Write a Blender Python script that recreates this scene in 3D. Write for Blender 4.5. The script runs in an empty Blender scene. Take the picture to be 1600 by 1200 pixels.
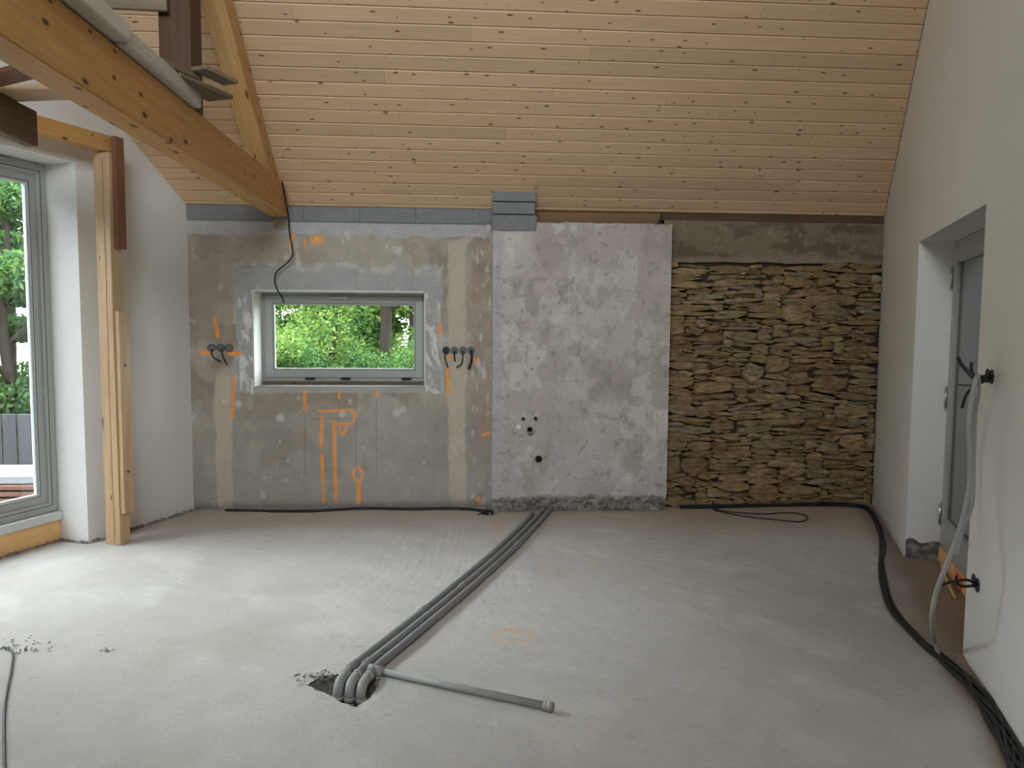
import bpy, bmesh, math, random
import numpy as np
from mathutils import Matrix, Vector

rng = np.random.default_rng(7)
random.seed(7)
scene = bpy.context.scene
C = scene.collection

# ------------------------------------------------------------------ camera
F, PITCH, YAW, ROLL, CAMH = 1190.0, math.radians(4.28), math.radians(3.8), 0.007, 1.665
fw = np.array([math.sin(YAW)*math.cos(PITCH), math.cos(YAW)*math.cos(PITCH), -math.sin(PITCH)])
rt = np.array([math.cos(YAW), -math.sin(YAW), 0.0]); up = np.cross(rt, fw)
rt, up = math.cos(ROLL)*rt + math.sin(ROLL)*up, -math.sin(ROLL)*rt + math.cos(ROLL)*up
CAM = np.array([0, 0, CAMH])
cd = bpy.data.cameras.new('camera'); cam = bpy.data.objects.new('camera', cd); C.objects.link(cam)
cd.sensor_width = 36.0; cd.lens = F/1600*36; cd.clip_start = 0.05; cd.clip_end = 200
m = Matrix.Identity(4)
for i in range(3):
    m[i][0] = rt[i]; m[i][1] = up[i]; m[i][2] = -fw[i]; m[i][3] = CAM[i]
cam.matrix_world = m
scene.camera = cam

# ------------------------------------------------------------------ world, sun, exposure
scene.view_settings.view_transform = 'Standard'
scene.view_settings.look = 'None'
scene.view_settings.gamma = 1.0
scene.view_settings.use_curve_mapping = False
scene.view_settings.exposure = 1.80
scene.cycles.use_denoising = True
scene.cycles.max_bounces = 12
scene.cycles.diffuse_bounces = 7
scene.cycles.transparent_max_bounces = 16
scene.cycles.caustics_reflective = False
scene.cycles.caustics_refractive = False
world = bpy.data.worlds.new('sky'); scene.world = world; world.use_nodes = True
bg = world.node_tree.nodes['Background']
bg.inputs[0].default_value = (0.94, 0.965, 1.06, 1); bg.inputs[1].default_value = 8.0

# ------------------------------------------------------------------ room frame of reference (metres; x right, y into the back wall)
YB = 6.932                                   # face of the back wall
GA = math.radians(22.2)                      # the gable walls stand askew
G = np.array([math.sin(GA), math.cos(GA), 0.0]); NL = np.array([math.cos(GA), -math.sin(GA), 0.0])
L0 = np.array([-2.404, YB, 0.0]); R0 = np.array([3.92, YB, 0.0])
SL, Z0 = 0.777, 2.708                        # roof pitch, height of the ceiling at the back wall
YR = 2.6; ZR = Z0 + SL*(YB-YR); YF = YR-(YB-YR)
def roof(y): return Z0 + SL*(YB-y) if y >= YR else ZR - SL*(YR-y)

def ray(px, py): return fw*F + rt*(px-800) - up*(py-600)
def hit(px, py, n, p0):
    d = ray(px, py); n = np.array(n, float)
    return CAM + d*(((np.array(p0)-CAM) @ n)/(d @ n))
def fl(px, py, z=0.0): return hit(px, py, (0, 0, 1), (0, 0, z))
def bw(px, py, o=0.0): return hit(px, py, (0, 1, 0), (0, YB-o, 0))
def lwp(px, py, o=0.0): return hit(px, py, NL, L0-NL*o)
def rwp(px, py, o=0.0): return hit(px, py, NL, R0+NL*o)
def LW(t, o=0.0, z=0.0): return L0 - G*t - NL*o + np.array([0, 0, z])
YK = 1.9; TK = (YB-YK)/math.cos(GA)           # behind the picture the right wall turns parallel to the roof beams
def RW(t, o=0.0, z=0.0): return R0 - G*min(t, TK) - np.array([0, max(t-TK, 0.0), 0]) + (NL if t < TK else np.array([1.0, 0, 0]))*o + np.array([0, 0, z])

# ------------------------------------------------------------------ numpy noise
_tab = rng.random((256, 256))
def vnoise(x, y, s=0):
    x = np.asarray(x, float)+s*17.31; y = np.asarray(y, float)+s*9.77
    xi = np.floor(x).astype(int); yi = np.floor(y).astype(int); fx = x-xi; fy = y-yi
    fx = fx*fx*(3-2*fx); fy = fy*fy*(3-2*fy)
    g = lambda a, b: _tab[a & 255, b & 255]
    return (g(xi, yi)*(1-fx)+g(xi+1, yi)*fx)*(1-fy)+(g(xi, yi+1)*(1-fx)+g(xi+1, yi+1)*fx)*fy
def fbm(x, y, s=0, o=4):
    r = 0; a = 1; t = 0
    for k in range(o):
        r = r + a*vnoise(x*2**k, y*2**k, s+k*3); t += a; a *= 0.5
    return r/t
def sstep(a, b, x):
    t = np.clip((x-a)/(b-a), 0, 1); return t*t*(3-2*t)
def segdist(X, Y, pts):
    d = np.full(X.shape, 1e9)
    for (ax, ay), (bx, by) in zip(pts[:-1], pts[1:]):
        dx, dy = bx-ax, by-ay; t = np.clip(((X-ax)*dx+(Y-ay)*dy)/(dx*dx+dy*dy+1e-12), 0, 1)
        d = np.minimum(d, np.hypot(X-ax-t*dx, Y-ay-t*dy))
    return d

# ------------------------------------------------------------------ materials
MATS = {}
class NT:
    def __init__(s, name):
        s.m = bpy.data.materials.new(name); s.m.use_nodes = True; s.t = s.m.node_tree
        s.b = s.t.nodes['Principled BSDF']; s.out = s.t.nodes['Material Output']; MATS[name] = s.m
    def n(s, typ, **kw):
        nd = s.t.nodes.new(typ)
        for k, v in kw.items():
            if k.startswith('i_'):
                key = k[2:]; key = int(key) if key.isdigit() else key
                nd.inputs[key].default_value = v
            else: setattr(nd, k, v)
        return nd
    def l(s, a, b): s.t.links.new(a, b)
    def ramp(s, fac, stops, interp='LINEAR'):
        r = s.n('ShaderNodeValToRGB'); r.color_ramp.interpolation = interp
        e = r.color_ramp.elements
        while len(e) < len(stops): e.new(0.5)
        for el, (p, c) in zip(e, stops):
            el.position = p; el.color = (*c, 1) if len(c) == 3 else c
        s.l(fac, r.inputs[0]); return r.outputs[0]
    def mix(s, fac, a, b, mode='MIX'):
        x = s.n('ShaderNodeMix', data_type='RGBA', blend_type=mode)
        for sock, v in ((x.inputs[0], fac), (x.inputs[6], a), (x.inputs[7], b)):
            if hasattr(v, 'links') or hasattr(v, 'is_linked'): s.l(v, sock)
            elif isinstance(v, (int, float)): sock.default_value = v
            else: sock.default_value = (*v, 1)
        return x.outputs[2]
    def math(s, op, a, b=0.0):
        x = s.n('ShaderNodeMath', operation=op)
        for sock, v in ((x.inputs[0], a), (x.inputs[1], b)):
            if hasattr(v, 'is_linked'): s.l(v, sock)
            else: sock.default_value = v
        return x.outputs[0]
    def bump(s, h, strength, dist=0.01):
        b = s.n('ShaderNodeBump', i_Strength=strength, i_Distance=dist); s.l(h, b.inputs['Height']); s.l(b.outputs[0], s.b.inputs['Normal'])
    def noise(s, vec, scale, detail=4, rough=0.55):
        x = s.n('ShaderNodeTexNoise', i_Scale=scale, i_Detail=detail, i_Roughness=rough)
        if vec is not None: s.l(vec, x.inputs['Vector'])
        return x.outputs[0]
    def coords(s, scale=(1, 1, 1), rnd=True, kind='Object'):
        tc = s.n('ShaderNodeTexCoord'); mp = s.n('ShaderNodeMapping', i_Scale=scale)
        s.l(tc.outputs[kind], mp.inputs[0])
        if rnd:
            oi = s.n('ShaderNodeObjectInfo'); c = s.n('ShaderNodeCombineXYZ')
            s.l(s.math('MULTIPLY', oi.outputs['Random'], 57.0), c.inputs[0]); s.l(s.math('MULTIPLY', oi.outputs['Random'], 91.0), c.inputs[1])
            s.l(c.outputs[0], mp.inputs['Location'])
        return mp.outputs[0]

def plain(name, col, rough=0.6, var=0.12, scale=20, bump=0.15, metal=0.0, spec=0.4):
    k = NT(name); v = k.coords()
    n = k.noise(v, scale)
    k.l(k.mix(n, tuple(c*(1-var) for c in col), tuple(min(1, c*(1+var)) for c in col)), k.b.inputs['Base Color'])
    k.b.inputs['Roughness'].default_value = rough; k.b.inputs['Metallic'].default_value = metal
    k.b.inputs['Specular IOR Level'].default_value = spec
    if bump: k.bump(k.noise(v, scale*4), bump, 0.003)
    return k.m
def wood(name, c1, c2, knot=(0.16, 0.07, 0.03), rough=0.55, tint=0.25, kd=0.055, grain=1.0, knots=True, kscale=(3.0, 8.5, 8.5)):
    """timber with the grain along the object's own x axis"""
    k = NT(name); v = k.coords((1.2*grain, 22*grain, 22*grain)); v2 = k.coords((0.5, 3.0, 3.0))
    n1 = k.noise(v, 1.6, 5, 0.6); n2 = k.noise(v2, 1.2, 3)
    col = k.ramp(n1, [(0.25, c2), (0.7, c1)])
    oi = k.n('ShaderNodeObjectInfo')
    bright = k.ramp(oi.outputs['Random'], [(0, (1-tint,)*3), (0.5, (1, 1, 1)), (1, (1-tint*0.4, 1-tint*0.55, 1-tint*0.75))])
    col = k.mix(1.0, col, bright, 'MULTIPLY')
    col = k.mix(k.math('MULTIPLY', n2, 0.35), col, c2)
    if knots:
        v3 = k.coords((kscale[0], kscale[1], kscale[1])); sp = k.n('ShaderNodeSeparateXYZ'); k.l(v3, sp.inputs[0]); cb = k.n('ShaderNodeCombineXYZ')
        k.l(sp.outputs[0], cb.inputs[0]); k.l(k.math('ADD', sp.outputs[1], sp.outputs[2]), cb.inputs[1])
        vo = k.n('ShaderNodeTexVoronoi', i_Scale=1.0, voronoi_dimensions='2D'); k.l(cb.outputs[0], vo.inputs['Vector'])
        sc = k.n('ShaderNodeSeparateColor'); k.l(vo.outputs['Color'], sc.inputs[0])
        gate = k.math('GREATER_THAN', sc.outputs[0], 0.58)
        # knots differ in size from cell to cell
        dd = k.math('DIVIDE', vo.outputs['Distance'], k.math('ADD', k.math('MULTIPLY', sc.outputs[1], 1.1), 0.35))
        d = k.ramp(dd, [(kd*0.75, (1, 1, 1)), (kd*1.8, (0, 0, 0))])
        col = k.mix(k.math('MULTIPLY', d, gate), col, knot)
    k.l(col, k.b.inputs['Base Color']); k.b.inputs['Roughness'].default_value = rough
    k.b.inputs['Specular IOR Level'].default_value = 0.3
    k.bump(n1, 0.25, 0.002)
    return k.m
def vcol(name, rough=0.85, fine=60, var=0.10, bump=0.3, bscale=40):
    """colour from the mesh's own colour layer, broken up with fine grain"""
    k = NT(name); a = k.n('ShaderNodeVertexColor', layer_name='Col'); v = k.coords(rnd=False)
    n = k.noise(v, fine, 5, 0.6); n2 = k.noise(v, fine*0.12, 4, 0.6)
    c = k.mix(n, (1-var,)*3, (1+var,)*3); c = k.mix(1.0, a.outputs[0], c, 'MULTIPLY')
    c2 = k.mix(n2, (1-var*0.8,)*3, (1+var*0.8,)*3); c = k.mix(1.0, c, c2, 'MULTIPLY')
    k.l(c, k.b.inputs['Base Color']); k.b.inputs['Roughness'].default_value = rough
    k.b.inputs['Specular IOR Level'].default_value = 0.25
    k.bump(k.noise(v, bscale, 6, 0.65), bump, 0.004)
    return k.m
def glass(name, tint=(0.93, 0.97, 0.95), refl=0.7, rough=0.0):
    k = NT(name); t = k.n('ShaderNodeBsdfTransparent'); t.inputs[0].default_value = (*tint, 1)
    g = k.n('ShaderNodeBsdfGlossy', i_Roughness=rough); fr = k.n('ShaderNodeFresnel', i_IOR=1.45); mx = k.n('ShaderNodeMixShader')
    k.l(k.math('MULTIPLY', fr.outputs[0], refl), mx.inputs[0]); k.l(t.outputs[0], mx.inputs[1]); k.l(g.outputs[0], mx.inputs[2])
    k.l(mx.outputs[0], k.out.inputs[0]); return k.m
def leafmat(name, cols):
    k = NT(name); ge = k.n('ShaderNodeNewGeometry')
    c = k.ramp(ge.outputs['Random Per Island'], [(i/(len(cols)-1), q) for i, q in enumerate(cols)])
    d = k.n('ShaderNodeBsdfDiffuse'); t = k.n('ShaderNodeBsdfTranslucent'); mx = k.n('ShaderNodeMixShader', i_0=0.45)
    k.l(c, d.inputs[0]); k.l(k.mix(1.0, c, (1.0, 1.0, 0.55), 'MULTIPLY'), t.inputs[0])
    k.l(d.outputs[0], mx.inputs[1]); k.l(t.outputs[0], mx.inputs[2]); k.l(mx.outputs[0], k.out.inputs[0]); return k.m

wood('board_wood', (0.76, 0.535, 0.345), (0.64, 0.43, 0.255), tint=0.18, kd=0.062, kscale=(5.5, 15, 15))
wood('beam_wood', (0.62, 0.345, 0.125), (0.44, 0.225, 0.07), tint=0.0, knot=(0.10, 0.04, 0.015), kscale=(3.5, 7.5, 7.5), kd=0.06)
wood('rafter_wood', (0.68, 0.42, 0.175), (0.52, 0.30, 0.11), tint=0.0, kscale=(3.0, 9, 9), kd=0.07)
wood('brown_wood', (0.105, 0.046, 0.024), (0.06, 0.027, 0.015), tint=0.0, knots=False)
wood('dark_wood', (0.15, 0.085, 0.055), (0.08, 0.045, 0.03), tint=0.0, knots=False)
wood('grey_wood', (0.70, 0.66, 0.59), (0.50, 0.46, 0.40), tint=0.1, knots=False)
wood('old_wood', (0.26, 0.19, 0.12), (0.11, 0.085, 0.06), tint=0.2, kscale=(3, 7, 7))
wood('post_wood', (0.62, 0.43, 0.26), (0.45, 0.29, 0.165), tint=0.0, kscale=(1.6, 5, 5), kd=0.04)
wood('plank_wood', (0.60, 0.42, 0.25), (0.46, 0.30, 0.17), tint=0.2)
wood('red_wood', (0.26, 0.125, 0.07), (0.17, 0.078, 0.043), tint=0.1, knots=False)
plain('white_plaster', (0.78, 0.765, 0.74), 0.9, 0.03, 2.5, 0.25, spec=0.2)
plain('grey_frame', (0.40, 0.41, 0.385), 0.45, 0.03, 8, 0.0)
plain('bead', (0.62, 0.65, 0.64), 0.4, 0.03, 8, 0.0)
plain('steel', (0.6, 0.6, 0.58), 0.3, 0.05, 20, 0.0, metal=1.0)
plain('orange_board', (0.82, 0.50, 0.22), 0.8, 0.15, 9, 0.3)
plain('rough_masonry', (0.30, 0.28, 0.26), 0.95, 0.45, 30, 0.8)
plain('mortar_beige', (0.36, 0.32, 0.26), 0.95, 0.2, 20, 0.5)
plain('block_grey', (0.23, 0.235, 0.245), 0.95, 0.22, 14, 0.6)
plain('black_rubber', (0.018, 0.018, 0.020), 0.42, 0.3, 30, 0.1)
plain('conduit_grey', (0.36, 0.36, 0.35), 0.5, 0.05, 20, 0.1)
plain('pipe_grey', (0.22, 0.225, 0.235), 0.4, 0.10, 14, 0.1)
plain('fitting_grey', (0.34, 0.34, 0.33), 0.5, 0.10, 14, 0.1)
plain('box_face', (0.17, 0.175, 0.18), 0.7, 0.35, 70, 0.3)
plain('socket_grey', (0.07, 0.072, 0.076), 0.6, 0.3, 60, 0.2)
plain('white_plastic', (0.8, 0.8, 0.78), 0.4, 0.03, 10, 0.0)
plain('black_void', (0.008, 0.008, 0.008), 0.9, 0.2, 10, 0.0)
plain('rubble', (0.26, 0.23, 0.20), 0.95, 0.4, 40, 0.6)
plain('earth', (0.12, 0.085, 0.052), 0.98, 0.4, 25, 0.9)
plain('bark', (0.018, 0.015, 0.013), 0.95, 0.5, 12, 0.9, spec=0.05)
plain('grass', (0.085, 0.12, 0.045), 0.95, 0.4, 6, 0.5)
plain('gravel', (0.13, 0.125, 0.115), 0.95, 0.2, 30, 0.5)
plain('slab', (0.13, 0.135, 0.145), 0.7, 0.1, 6, 0.1)
plain('logs', (0.075, 0.030, 0.018), 0.8, 0.35, 12, 0.4)
plain('panel_dark', (0.02, 0.022, 0.026), 0.6, 0.2, 6, 0.1)
plain('yellow_tape', (0.75, 0.55, 0.12), 0.6, 0.1, 20, 0.0)
plain('orange_red', (0.85, 0.16, 0.05), 0.6, 0.1, 20, 0.0)
vcol('wall_paint', bump=0.8, bscale=45, var=0.26)
vcol('floor_paint', rough=0.8, bump=0.8, bscale=38, fine=45, var=0.13)
glass('pane_glass'); glass('dark_glass', (0.30, 0.34, 0.36), 1.6, 0.12)
leafmat('leaf_light', [(0.035, 0.085, 0.028), (0.085, 0.15, 0.04), (0.15, 0.20, 0.055), (0.05, 0.12, 0.06)])
leafmat('leaf_mid', [(0.02, 0.055, 0.024), (0.045, 0.10, 0.036), (0.08, 0.135, 0.042), (0.032, 0.085, 0.055)])
leafmat('leaf_dark', [(0.008, 0.022, 0.009), (0.017, 0.04, 0.013), (0.03, 0.058, 0.017), (0.011, 0.032, 0.016)])
# stones: every stone takes its own tone
k = NT('stone'); v = k.coords((4, 14, 14)); oi = k.n('ShaderNodeObjectInfo')
base = k.ramp(oi.outputs['Random'], [(0, (0.24, 0.165, 0.085)), (0.2, (0.36, 0.26, 0.14)), (0.42, (0.29, 0.21, 0.115)), (0.6, (0.42, 0.31, 0.18)), (0.78, (0.31, 0.195, 0.10)), (0.9, (0.29, 0.245, 0.175)), (1, (0.43, 0.33, 0.20))])
n = k.noise(v, 2.5, 6, 0.65); c = k.mix(k.ramp(n, [(0.3, (0, 0, 0)), (0.7, (1, 1, 1))]), (0.55, 0.52, 0.48), (1.75, 1.72, 1.65)); c = k.mix(1.0, base, c, 'MULTIPLY')
n3 = k.noise(k.coords((3, 3, 3)), 1.5, 3); c = k.mix(k.ramp(n3, [(0.60, (0, 0, 0)), (0.72, (0.6,)*3)]), c, (0.30, 0.13, 0.05))
k.l(c, k.b.inputs['Base Color']); k.b.inputs['Roughness'].default_value = 0.9; k.b.inputs['Specular IOR Level'].default_value = 0.2
k.bump(k.noise(v, 3.5, 8, 0.7), 1.0, 0.03)

# ------------------------------------------------------------------ object helpers
def tag(o, label=None, cat=None, group=None, kind=None):
    if label: o['label'] = label
    if cat: o['category'] = cat
    if group: o['group'] = group
    if kind: o['kind'] = kind
    return o
def put(name, me, mat, parent=None, M=None):
    o = bpy.data.objects.new(name, me); C.objects.link(o)
    if mat: me.materials.append(MATS[mat])
    W = M if M is not None else Matrix.Identity(4)
    if parent is not None:
        o.parent = parent; o.matrix_parent_inverse = WM[parent.name].inverted()
    o.matrix_basis = W; WM[o.name] = W
    return o
WM = {}
def empty(name, loc, label, cat, group=None):
    o = bpy.data.objects.new(name, None); C.objects.link(o); o.location = tuple(loc); o.empty_display_size = 0.1
    WM[o.name] = Matrix.Translation(tuple(loc)); return tag(o, label, cat, group)
def mesh(verts, faces, smooth=False):
    me = bpy.data.meshes.new('m'); me.from_pydata([tuple(map(float, v)) for v in verts], [], faces)
    if smooth: me.polygons.foreach_set('use_smooth', [True]*len(me.polygons))
    me.update(); return me
class MB:
    def __init__(s): s.v = []; s.f = []
    def add(s, v, f):
        o = len(s.v); s.v += [tuple(map(float, p)) for p in v]; s.f += [tuple(i+o for i in q) for q in f]; return s
    def box(s, a, b, M=None):
        x0, y0, z0 = a; x1, y1, z1 = b
        v = [(x0, y0, z0), (x1, y0, z0), (x1, y1, z0), (x0, y1, z0), (x0, y0, z1), (x1, y0, z1), (x1, y1, z1), (x0, y1, z1)]
        if M is not None: v = [M @ Vector(p) for p in v]
        return s.add(v, [(0, 3, 2, 1), (4, 5, 6, 7), (0, 1, 5, 4), (1, 2, 6, 5), (2, 3, 7, 6), (3, 0, 4, 7)])
    def obox(s, p, ex, ey, ez):
        """box from corner p along three edge vectors"""
        p, ex, ey, ez = map(np.array, (p, ex, ey, ez))
        v = [p, p+ex, p+ex+ey, p+ey, p+ez, p+ex+ez, p+ex+ey+ez, p+ey+ez]
        f = [(0, 3, 2, 1), (4, 5, 6, 7), (0, 1, 5, 4), (1, 2, 6, 5), (2, 3, 7, 6), (3, 0, 4, 7)]
        if np.dot(np.cross(ex, ey), ez) < 0: f = [q[::-1] for q in f]
        return s.add(v, f)
    def build(s, name, mat, parent=None, smooth=False, bevel=0.0):
        me = mesh(s.v, s.f, smooth)
        if bevel:
            b = bmesh.new(); b.from_mesh(me); bmesh.ops.bevel(b, geom=b.edges[:], offset=bevel, segments=1, affect='EDGES', profile=0.5); b.to_mesh(me); b.free()
        return put(name, me, mat, parent)
def smooth_path(pts, n=6):
    P = [np.array(p, float) for p in pts]; P = [2*P[0]-P[1]]+P+[2*P[-1]-P[-2]]; out = []
    for i in range(1, len(P)-2):
        p0, p1, p2, p3 = P[i-1:i+3]
        for k_ in range(n):
            t = k_/n
            out.append(0.5*((2*p1)+(-p0+p2)*t+(2*p0-5*p1+4*p2-p3)*t*t+(-p0+3*p1-3*p2+p3)*t**3))
    out.append(P[-2]); return out
def tube(pts, r, seg=8, cap=True):
    pts = [np.array(p, float) for p in pts]; rs = r if hasattr(r, '__len__') else [r]*len(pts)
    v = []; f = []; N = None
    for i, p in enumerate(pts):
        t = pts[min(i+1, len(pts)-1)]-pts[max(i-1, 0)]; t = t/(np.linalg.norm(t)+1e-12)
        if N is None:
            N = np.cross(t, (0, 0, 1) if abs(t[2]) < 0.9 else (1, 0, 0))
        N = N-t*(N @ t); N /= np.linalg.norm(N)+1e-12; B = np.cross(t, N)
        for k_ in range(seg):
            a = 2*math.pi*k_/seg; v.append(p+rs[i]*(N*math.cos(a)+B*math.sin(a)))
    n = len(pts)
    for i in range(n-1):
        for k_ in range(seg):
            k2 = (k_+1) % seg; f.append((i*seg+k_, i*seg+k2, (i+1)*seg+k2, (i+1)*seg+k_))
    if cap: f.append(tuple(range(seg))[::-1]); f.append(tuple(range((n-1)*seg, n*seg)))
    return v, f
def tube_obj(name, pts, r, mat, parent=None, seg=8, cap=True):
    v, f = tube(pts, r, seg, cap); return put(name, mesh(v, f, True), mat, parent)
def ring_obj(name, c, axis, r0, r1, depth, mat, parent=None, seg=20):
    """open-ended pipe stub: outer radius r0, bore r1, standing out along axis"""
    c = np.array(c, float); a = np.array(axis, float); a /= np.linalg.norm(a)
    u = np.cross(a, (0, 0, 1)); u /= np.linalg.norm(u); w = np.cross(a, u); v = []; f = []
    for rr, dd in ((r0, 0), (r0, depth), (r1, depth), (r1, 0.004)):
        for i in range(seg):
            q = 2*math.pi*i/seg; v.append(c+a*dd+rr*(u*math.cos(q)+w*math.sin(q)))
    for j in range(3):
        for i in range(seg):
            i2 = (i+1) % seg; f.append((j*seg+i, j*seg+i2, (j+1)*seg+i2, (j+1)*seg+i))
    f.append(tuple(range(3*seg, 4*seg))[::-1])
    return put(name, mesh(v, f), mat, parent)
def disc_obj(name, c, axis, r, mat, parent=None, seg=20, depth=0.003):
    c = np.array(c, float); a = np.array(axis, float); a /= np.linalg.norm(a)
    v, f = tube([c, c+a*depth], r, seg); return put(name, mesh(v, f), mat, parent)
def timber(name, p0, p1, w, h, mat, parent=None, bevel=0.004, upv=(0, 0, 1), cut=None):
    """beam from p0 to p1 (centre line), local x along it so that the grain follows"""
    p0, p1 = np.array(p0, float), np.array(p1, float); x = p1-p0; Ln = np.linalg.norm(x); x /= Ln
    y = np.cross(upv, x); y /= np.linalg.norm(y); z = np.cross(x, y)
    M = Matrix.Identity(4)
    for i in range(3):
        M[i][0] = x[i]; M[i][1] = y[i]; M[i][2] = z[i]; M[i][3] = p0[i]
    mb = MB(); mb.box((0, -w/2, -h/2), (Ln, w/2, h/2)); me = mesh(mb.v, mb.f)
    b = bmesh.new(); b.from_mesh(me)
    if cut:
        co, no = cut; Mi = M.inverted(); lc = Mi @ Vector(co); ln = Mi.to_3x3() @ Vector(no)
        g = bmesh.ops.bisect_plane(b, geom=b.verts[:]+b.edges[:]+b.faces[:], plane_co=lc, plane_no=ln, clear_outer=True)
        bmesh.ops.contextual_create(b, geom=[e for e in g['geom_cut'] if isinstance(e, bmesh.types.BMEdge)])
    if bevel: bmesh.ops.bevel(b, geom=b.edges[:], offset=bevel, segments=1, affect='EDGES', profile=0.5)
    b.to_mesh(me); b.free()
    return put(name, me, mat, parent, M)
def grid(name, us, vs, pos, col, mat, parent=None, keep=None, smooth=True):
    """surface over a tensor grid; pos(U,V)->x,y,z arrays; col(U,V)->rgb arrays; keep(Uc,Vc)->face mask"""
    us = np.asarray(us, float); vs = np.asarray(vs, float); nu, nv = len(us), len(vs)
    U, V = np.meshgrid(us, vs, indexing='ij'); P = np.stack(pos(U, V), -1).reshape(-1, 3)
    idx = np.arange(nu*nv).reshape(nu, nv)
    q = np.stack([idx[:-1, :-1], idx[1:, :-1], idx[1:, 1:], idx[:-1, 1:]], -1)
    if keep is not None:
        Uc = (us[:-1]+us[1:])/2; Vc = (vs[:-1]+vs[1:])/2; K = keep(*np.meshgrid(Uc, Vc, indexing='ij')); q = q[K]
    q = q.reshape(-1, 4); me = bpy.data.meshes.new(name)
    me.vertices.add(nu*nv); me.vertices.foreach_set('co', P.ravel().astype(np.float32))
    me.loops.add(q.size); me.loops.foreach_set('vertex_index', q.ravel().astype(np.int32))
    me.polygons.add(len(q)); me.polygons.foreach_set('loop_start', np.arange(0, q.size, 4, dtype=np.int32))
    me.polygons.foreach_set('use_smooth', np.full(len(q), smooth))
    me.update(calc_edges=True)
    if col is not None:
        a = me.attributes.new('Col', 'FLOAT_COLOR', 'POINT'); c_ = np.ones((nu*nv, 4), np.float32)
        c_[:, :3] = np.stack(col(U, V), -1).reshape(-1, 3); a.data.foreach_set('color', c_.ravel())
    return put(name, me, mat, parent)
def lerpc(a, b, m_): return [x*(1-m_)+y*m_ for x, y in zip(a, b)]
def const(c, shp): return [np.full(shp, v) for v in c]

# ------------------------------------------------------------------ floor
hole = np.array([fl(*p)[:2] for p in [(478, 1070), (496, 1060), (512, 1053), (545, 1051), (575, 1058), (594, 1061), (590, 1078), (574, 1092), (557, 1104), (535, 1096), (505, 1082)]])
notch = np.array([fl(*p)[:2] for p in [(746, 803), (770, 804), (782, 797), (792, 790), (768, 788), (757, 796)]])
def inpoly(X, Y, poly):
    r = np.zeros(X.shape, bool); n_ = len(poly)
    for i in range(n_):
        (x1, y1), (x2, y2) = poly[i], poly[(i+1) % n_]
        c_ = ((y1 > Y) != (y2 > Y)) & (X < (x2-x1)*(Y-y1)/(y2-y1+1e-12)+x1); r ^= c_
    return r
us = np.unique(np.round(np.concatenate([np.arange(-6.2, 4.31, 0.02), np.arange(-0.78, 0.46, 0.0075)]), 4))
vs = np.unique(np.round(np.concatenate([np.arange(YF, YB+0.02, 0.02), np.arange(3.2, 4.16, 0.0075)]), 4))
def floor_h(U, V):
    wx = U+0.35*fbm(U*0.7, V*0.7, 5); wy = V+0.35*fbm(U*0.7, V*0.7, 6)
    ang = 0.9+1.2*fbm(U*0.35, V*0.35, 8, 2)
    a_ = wx*np.cos(ang)+wy*np.sin(ang); b_ = -wx*np.sin(ang)+wy*np.cos(ang)
    return 0.0042*(fbm(a_*1.3, b_*13, 11, 3)-0.5)+0.012*(fbm(U*1.1, V*1.1, 13, 3)-0.5)+0.005*(fbm(U*14, V*14, 15, 3)-0.5)
def floor_z(U, V):
    z = floor_h(U, V)
    ed = np.maximum(sstep(0.05, 0.0, segdist(U, V, np.vstack([hole, hole[:1]]))), sstep(0.05, 0.0, segdist(U, V, np.vstack([notch, notch[:1]]))))
    return z-0.012*ed*fbm(U*40, V*40, 3)
def floor_col(U, V):
    c = const((0.53, 0.51, 0.485), U.shape)
    n1 = fbm(U*0.8, V*0.8, 21); c = lerpc(c, (0.48, 0.455, 0.42), sstep(0.45, 0.7, n1))
    n2 = fbm(U*2.2+V, V*2.2, 23); c = lerpc(c, (0.60, 0.58, 0.55), sstep(0.55, 0.75, n2)*0.7)
    back = sstep(5.6, 6.8, V+0.5*fbm(U*1.3, V*1.3, 25)-0.25); c = lerpc(c, (0.40, 0.31, 0.225), back*(0.45+0.4*sstep(0.5, 2.5, U)))
    rdir = (U-R0[0])*NL[0]+(V-R0[1])*NL[1]
    c = lerpc(c, (0.26, 0.19, 0.145), sstep(-0.22, -0.02, rdir+0.1*fbm(U*3, V*3, 27)-0.05)*0.85)
    c = lerpc(c, (0.36, 0.27, 0.20), sstep(0.62, 0.8, fbm(U*1.7, V*1.7, 29))*0.15)
    spots = sstep(0.86, 0.92, fbm(U*14, V*14, 33, 2)); c = lerpc(c, (0.25, 0.22, 0.2), spots*0.35)
    # orange smiley sprayed on the screed
    cx, cy = fl(802, 993)[:2]; rx, ry = 0.108, 0.098
    dr = np.abs(np.hypot((U-cx)/rx, (V-cy)/ry)-1)*rx
    mk = sstep(0.014, 0.005, dr)
    for ex, ey in ((-0.035, -0.03), (0.035, -0.02)): mk = np.maximum(mk, sstep(0.017, 0.008, np.hypot(U-cx-ex, V-cy-ey)))
    mk = np.maximum(mk, sstep(0.012, 0.005, segdist(U, V, [(cx-0.045, cy+0.055), (cx-0.01, cy+0.07), (cx+0.035, cy+0.06)])))
    c = lerpc(c, (0.78, 0.40, 0.20), mk*(0.35+0.5*fbm(U*30, V*30, 35)))
    for (a_, b_) in (((828, 810), (838, 823)), ((905, 792), (930, 790)), ((774, 816), (779, 830))):
        d_ = segdist(U, V, [fl(*a_)[:2], fl(*b_)[:2]]); c = lerpc(c, (0.62, 0.30, 0.14), sstep(0.08, 0.0, d_)*0.4)
    return c
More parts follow.
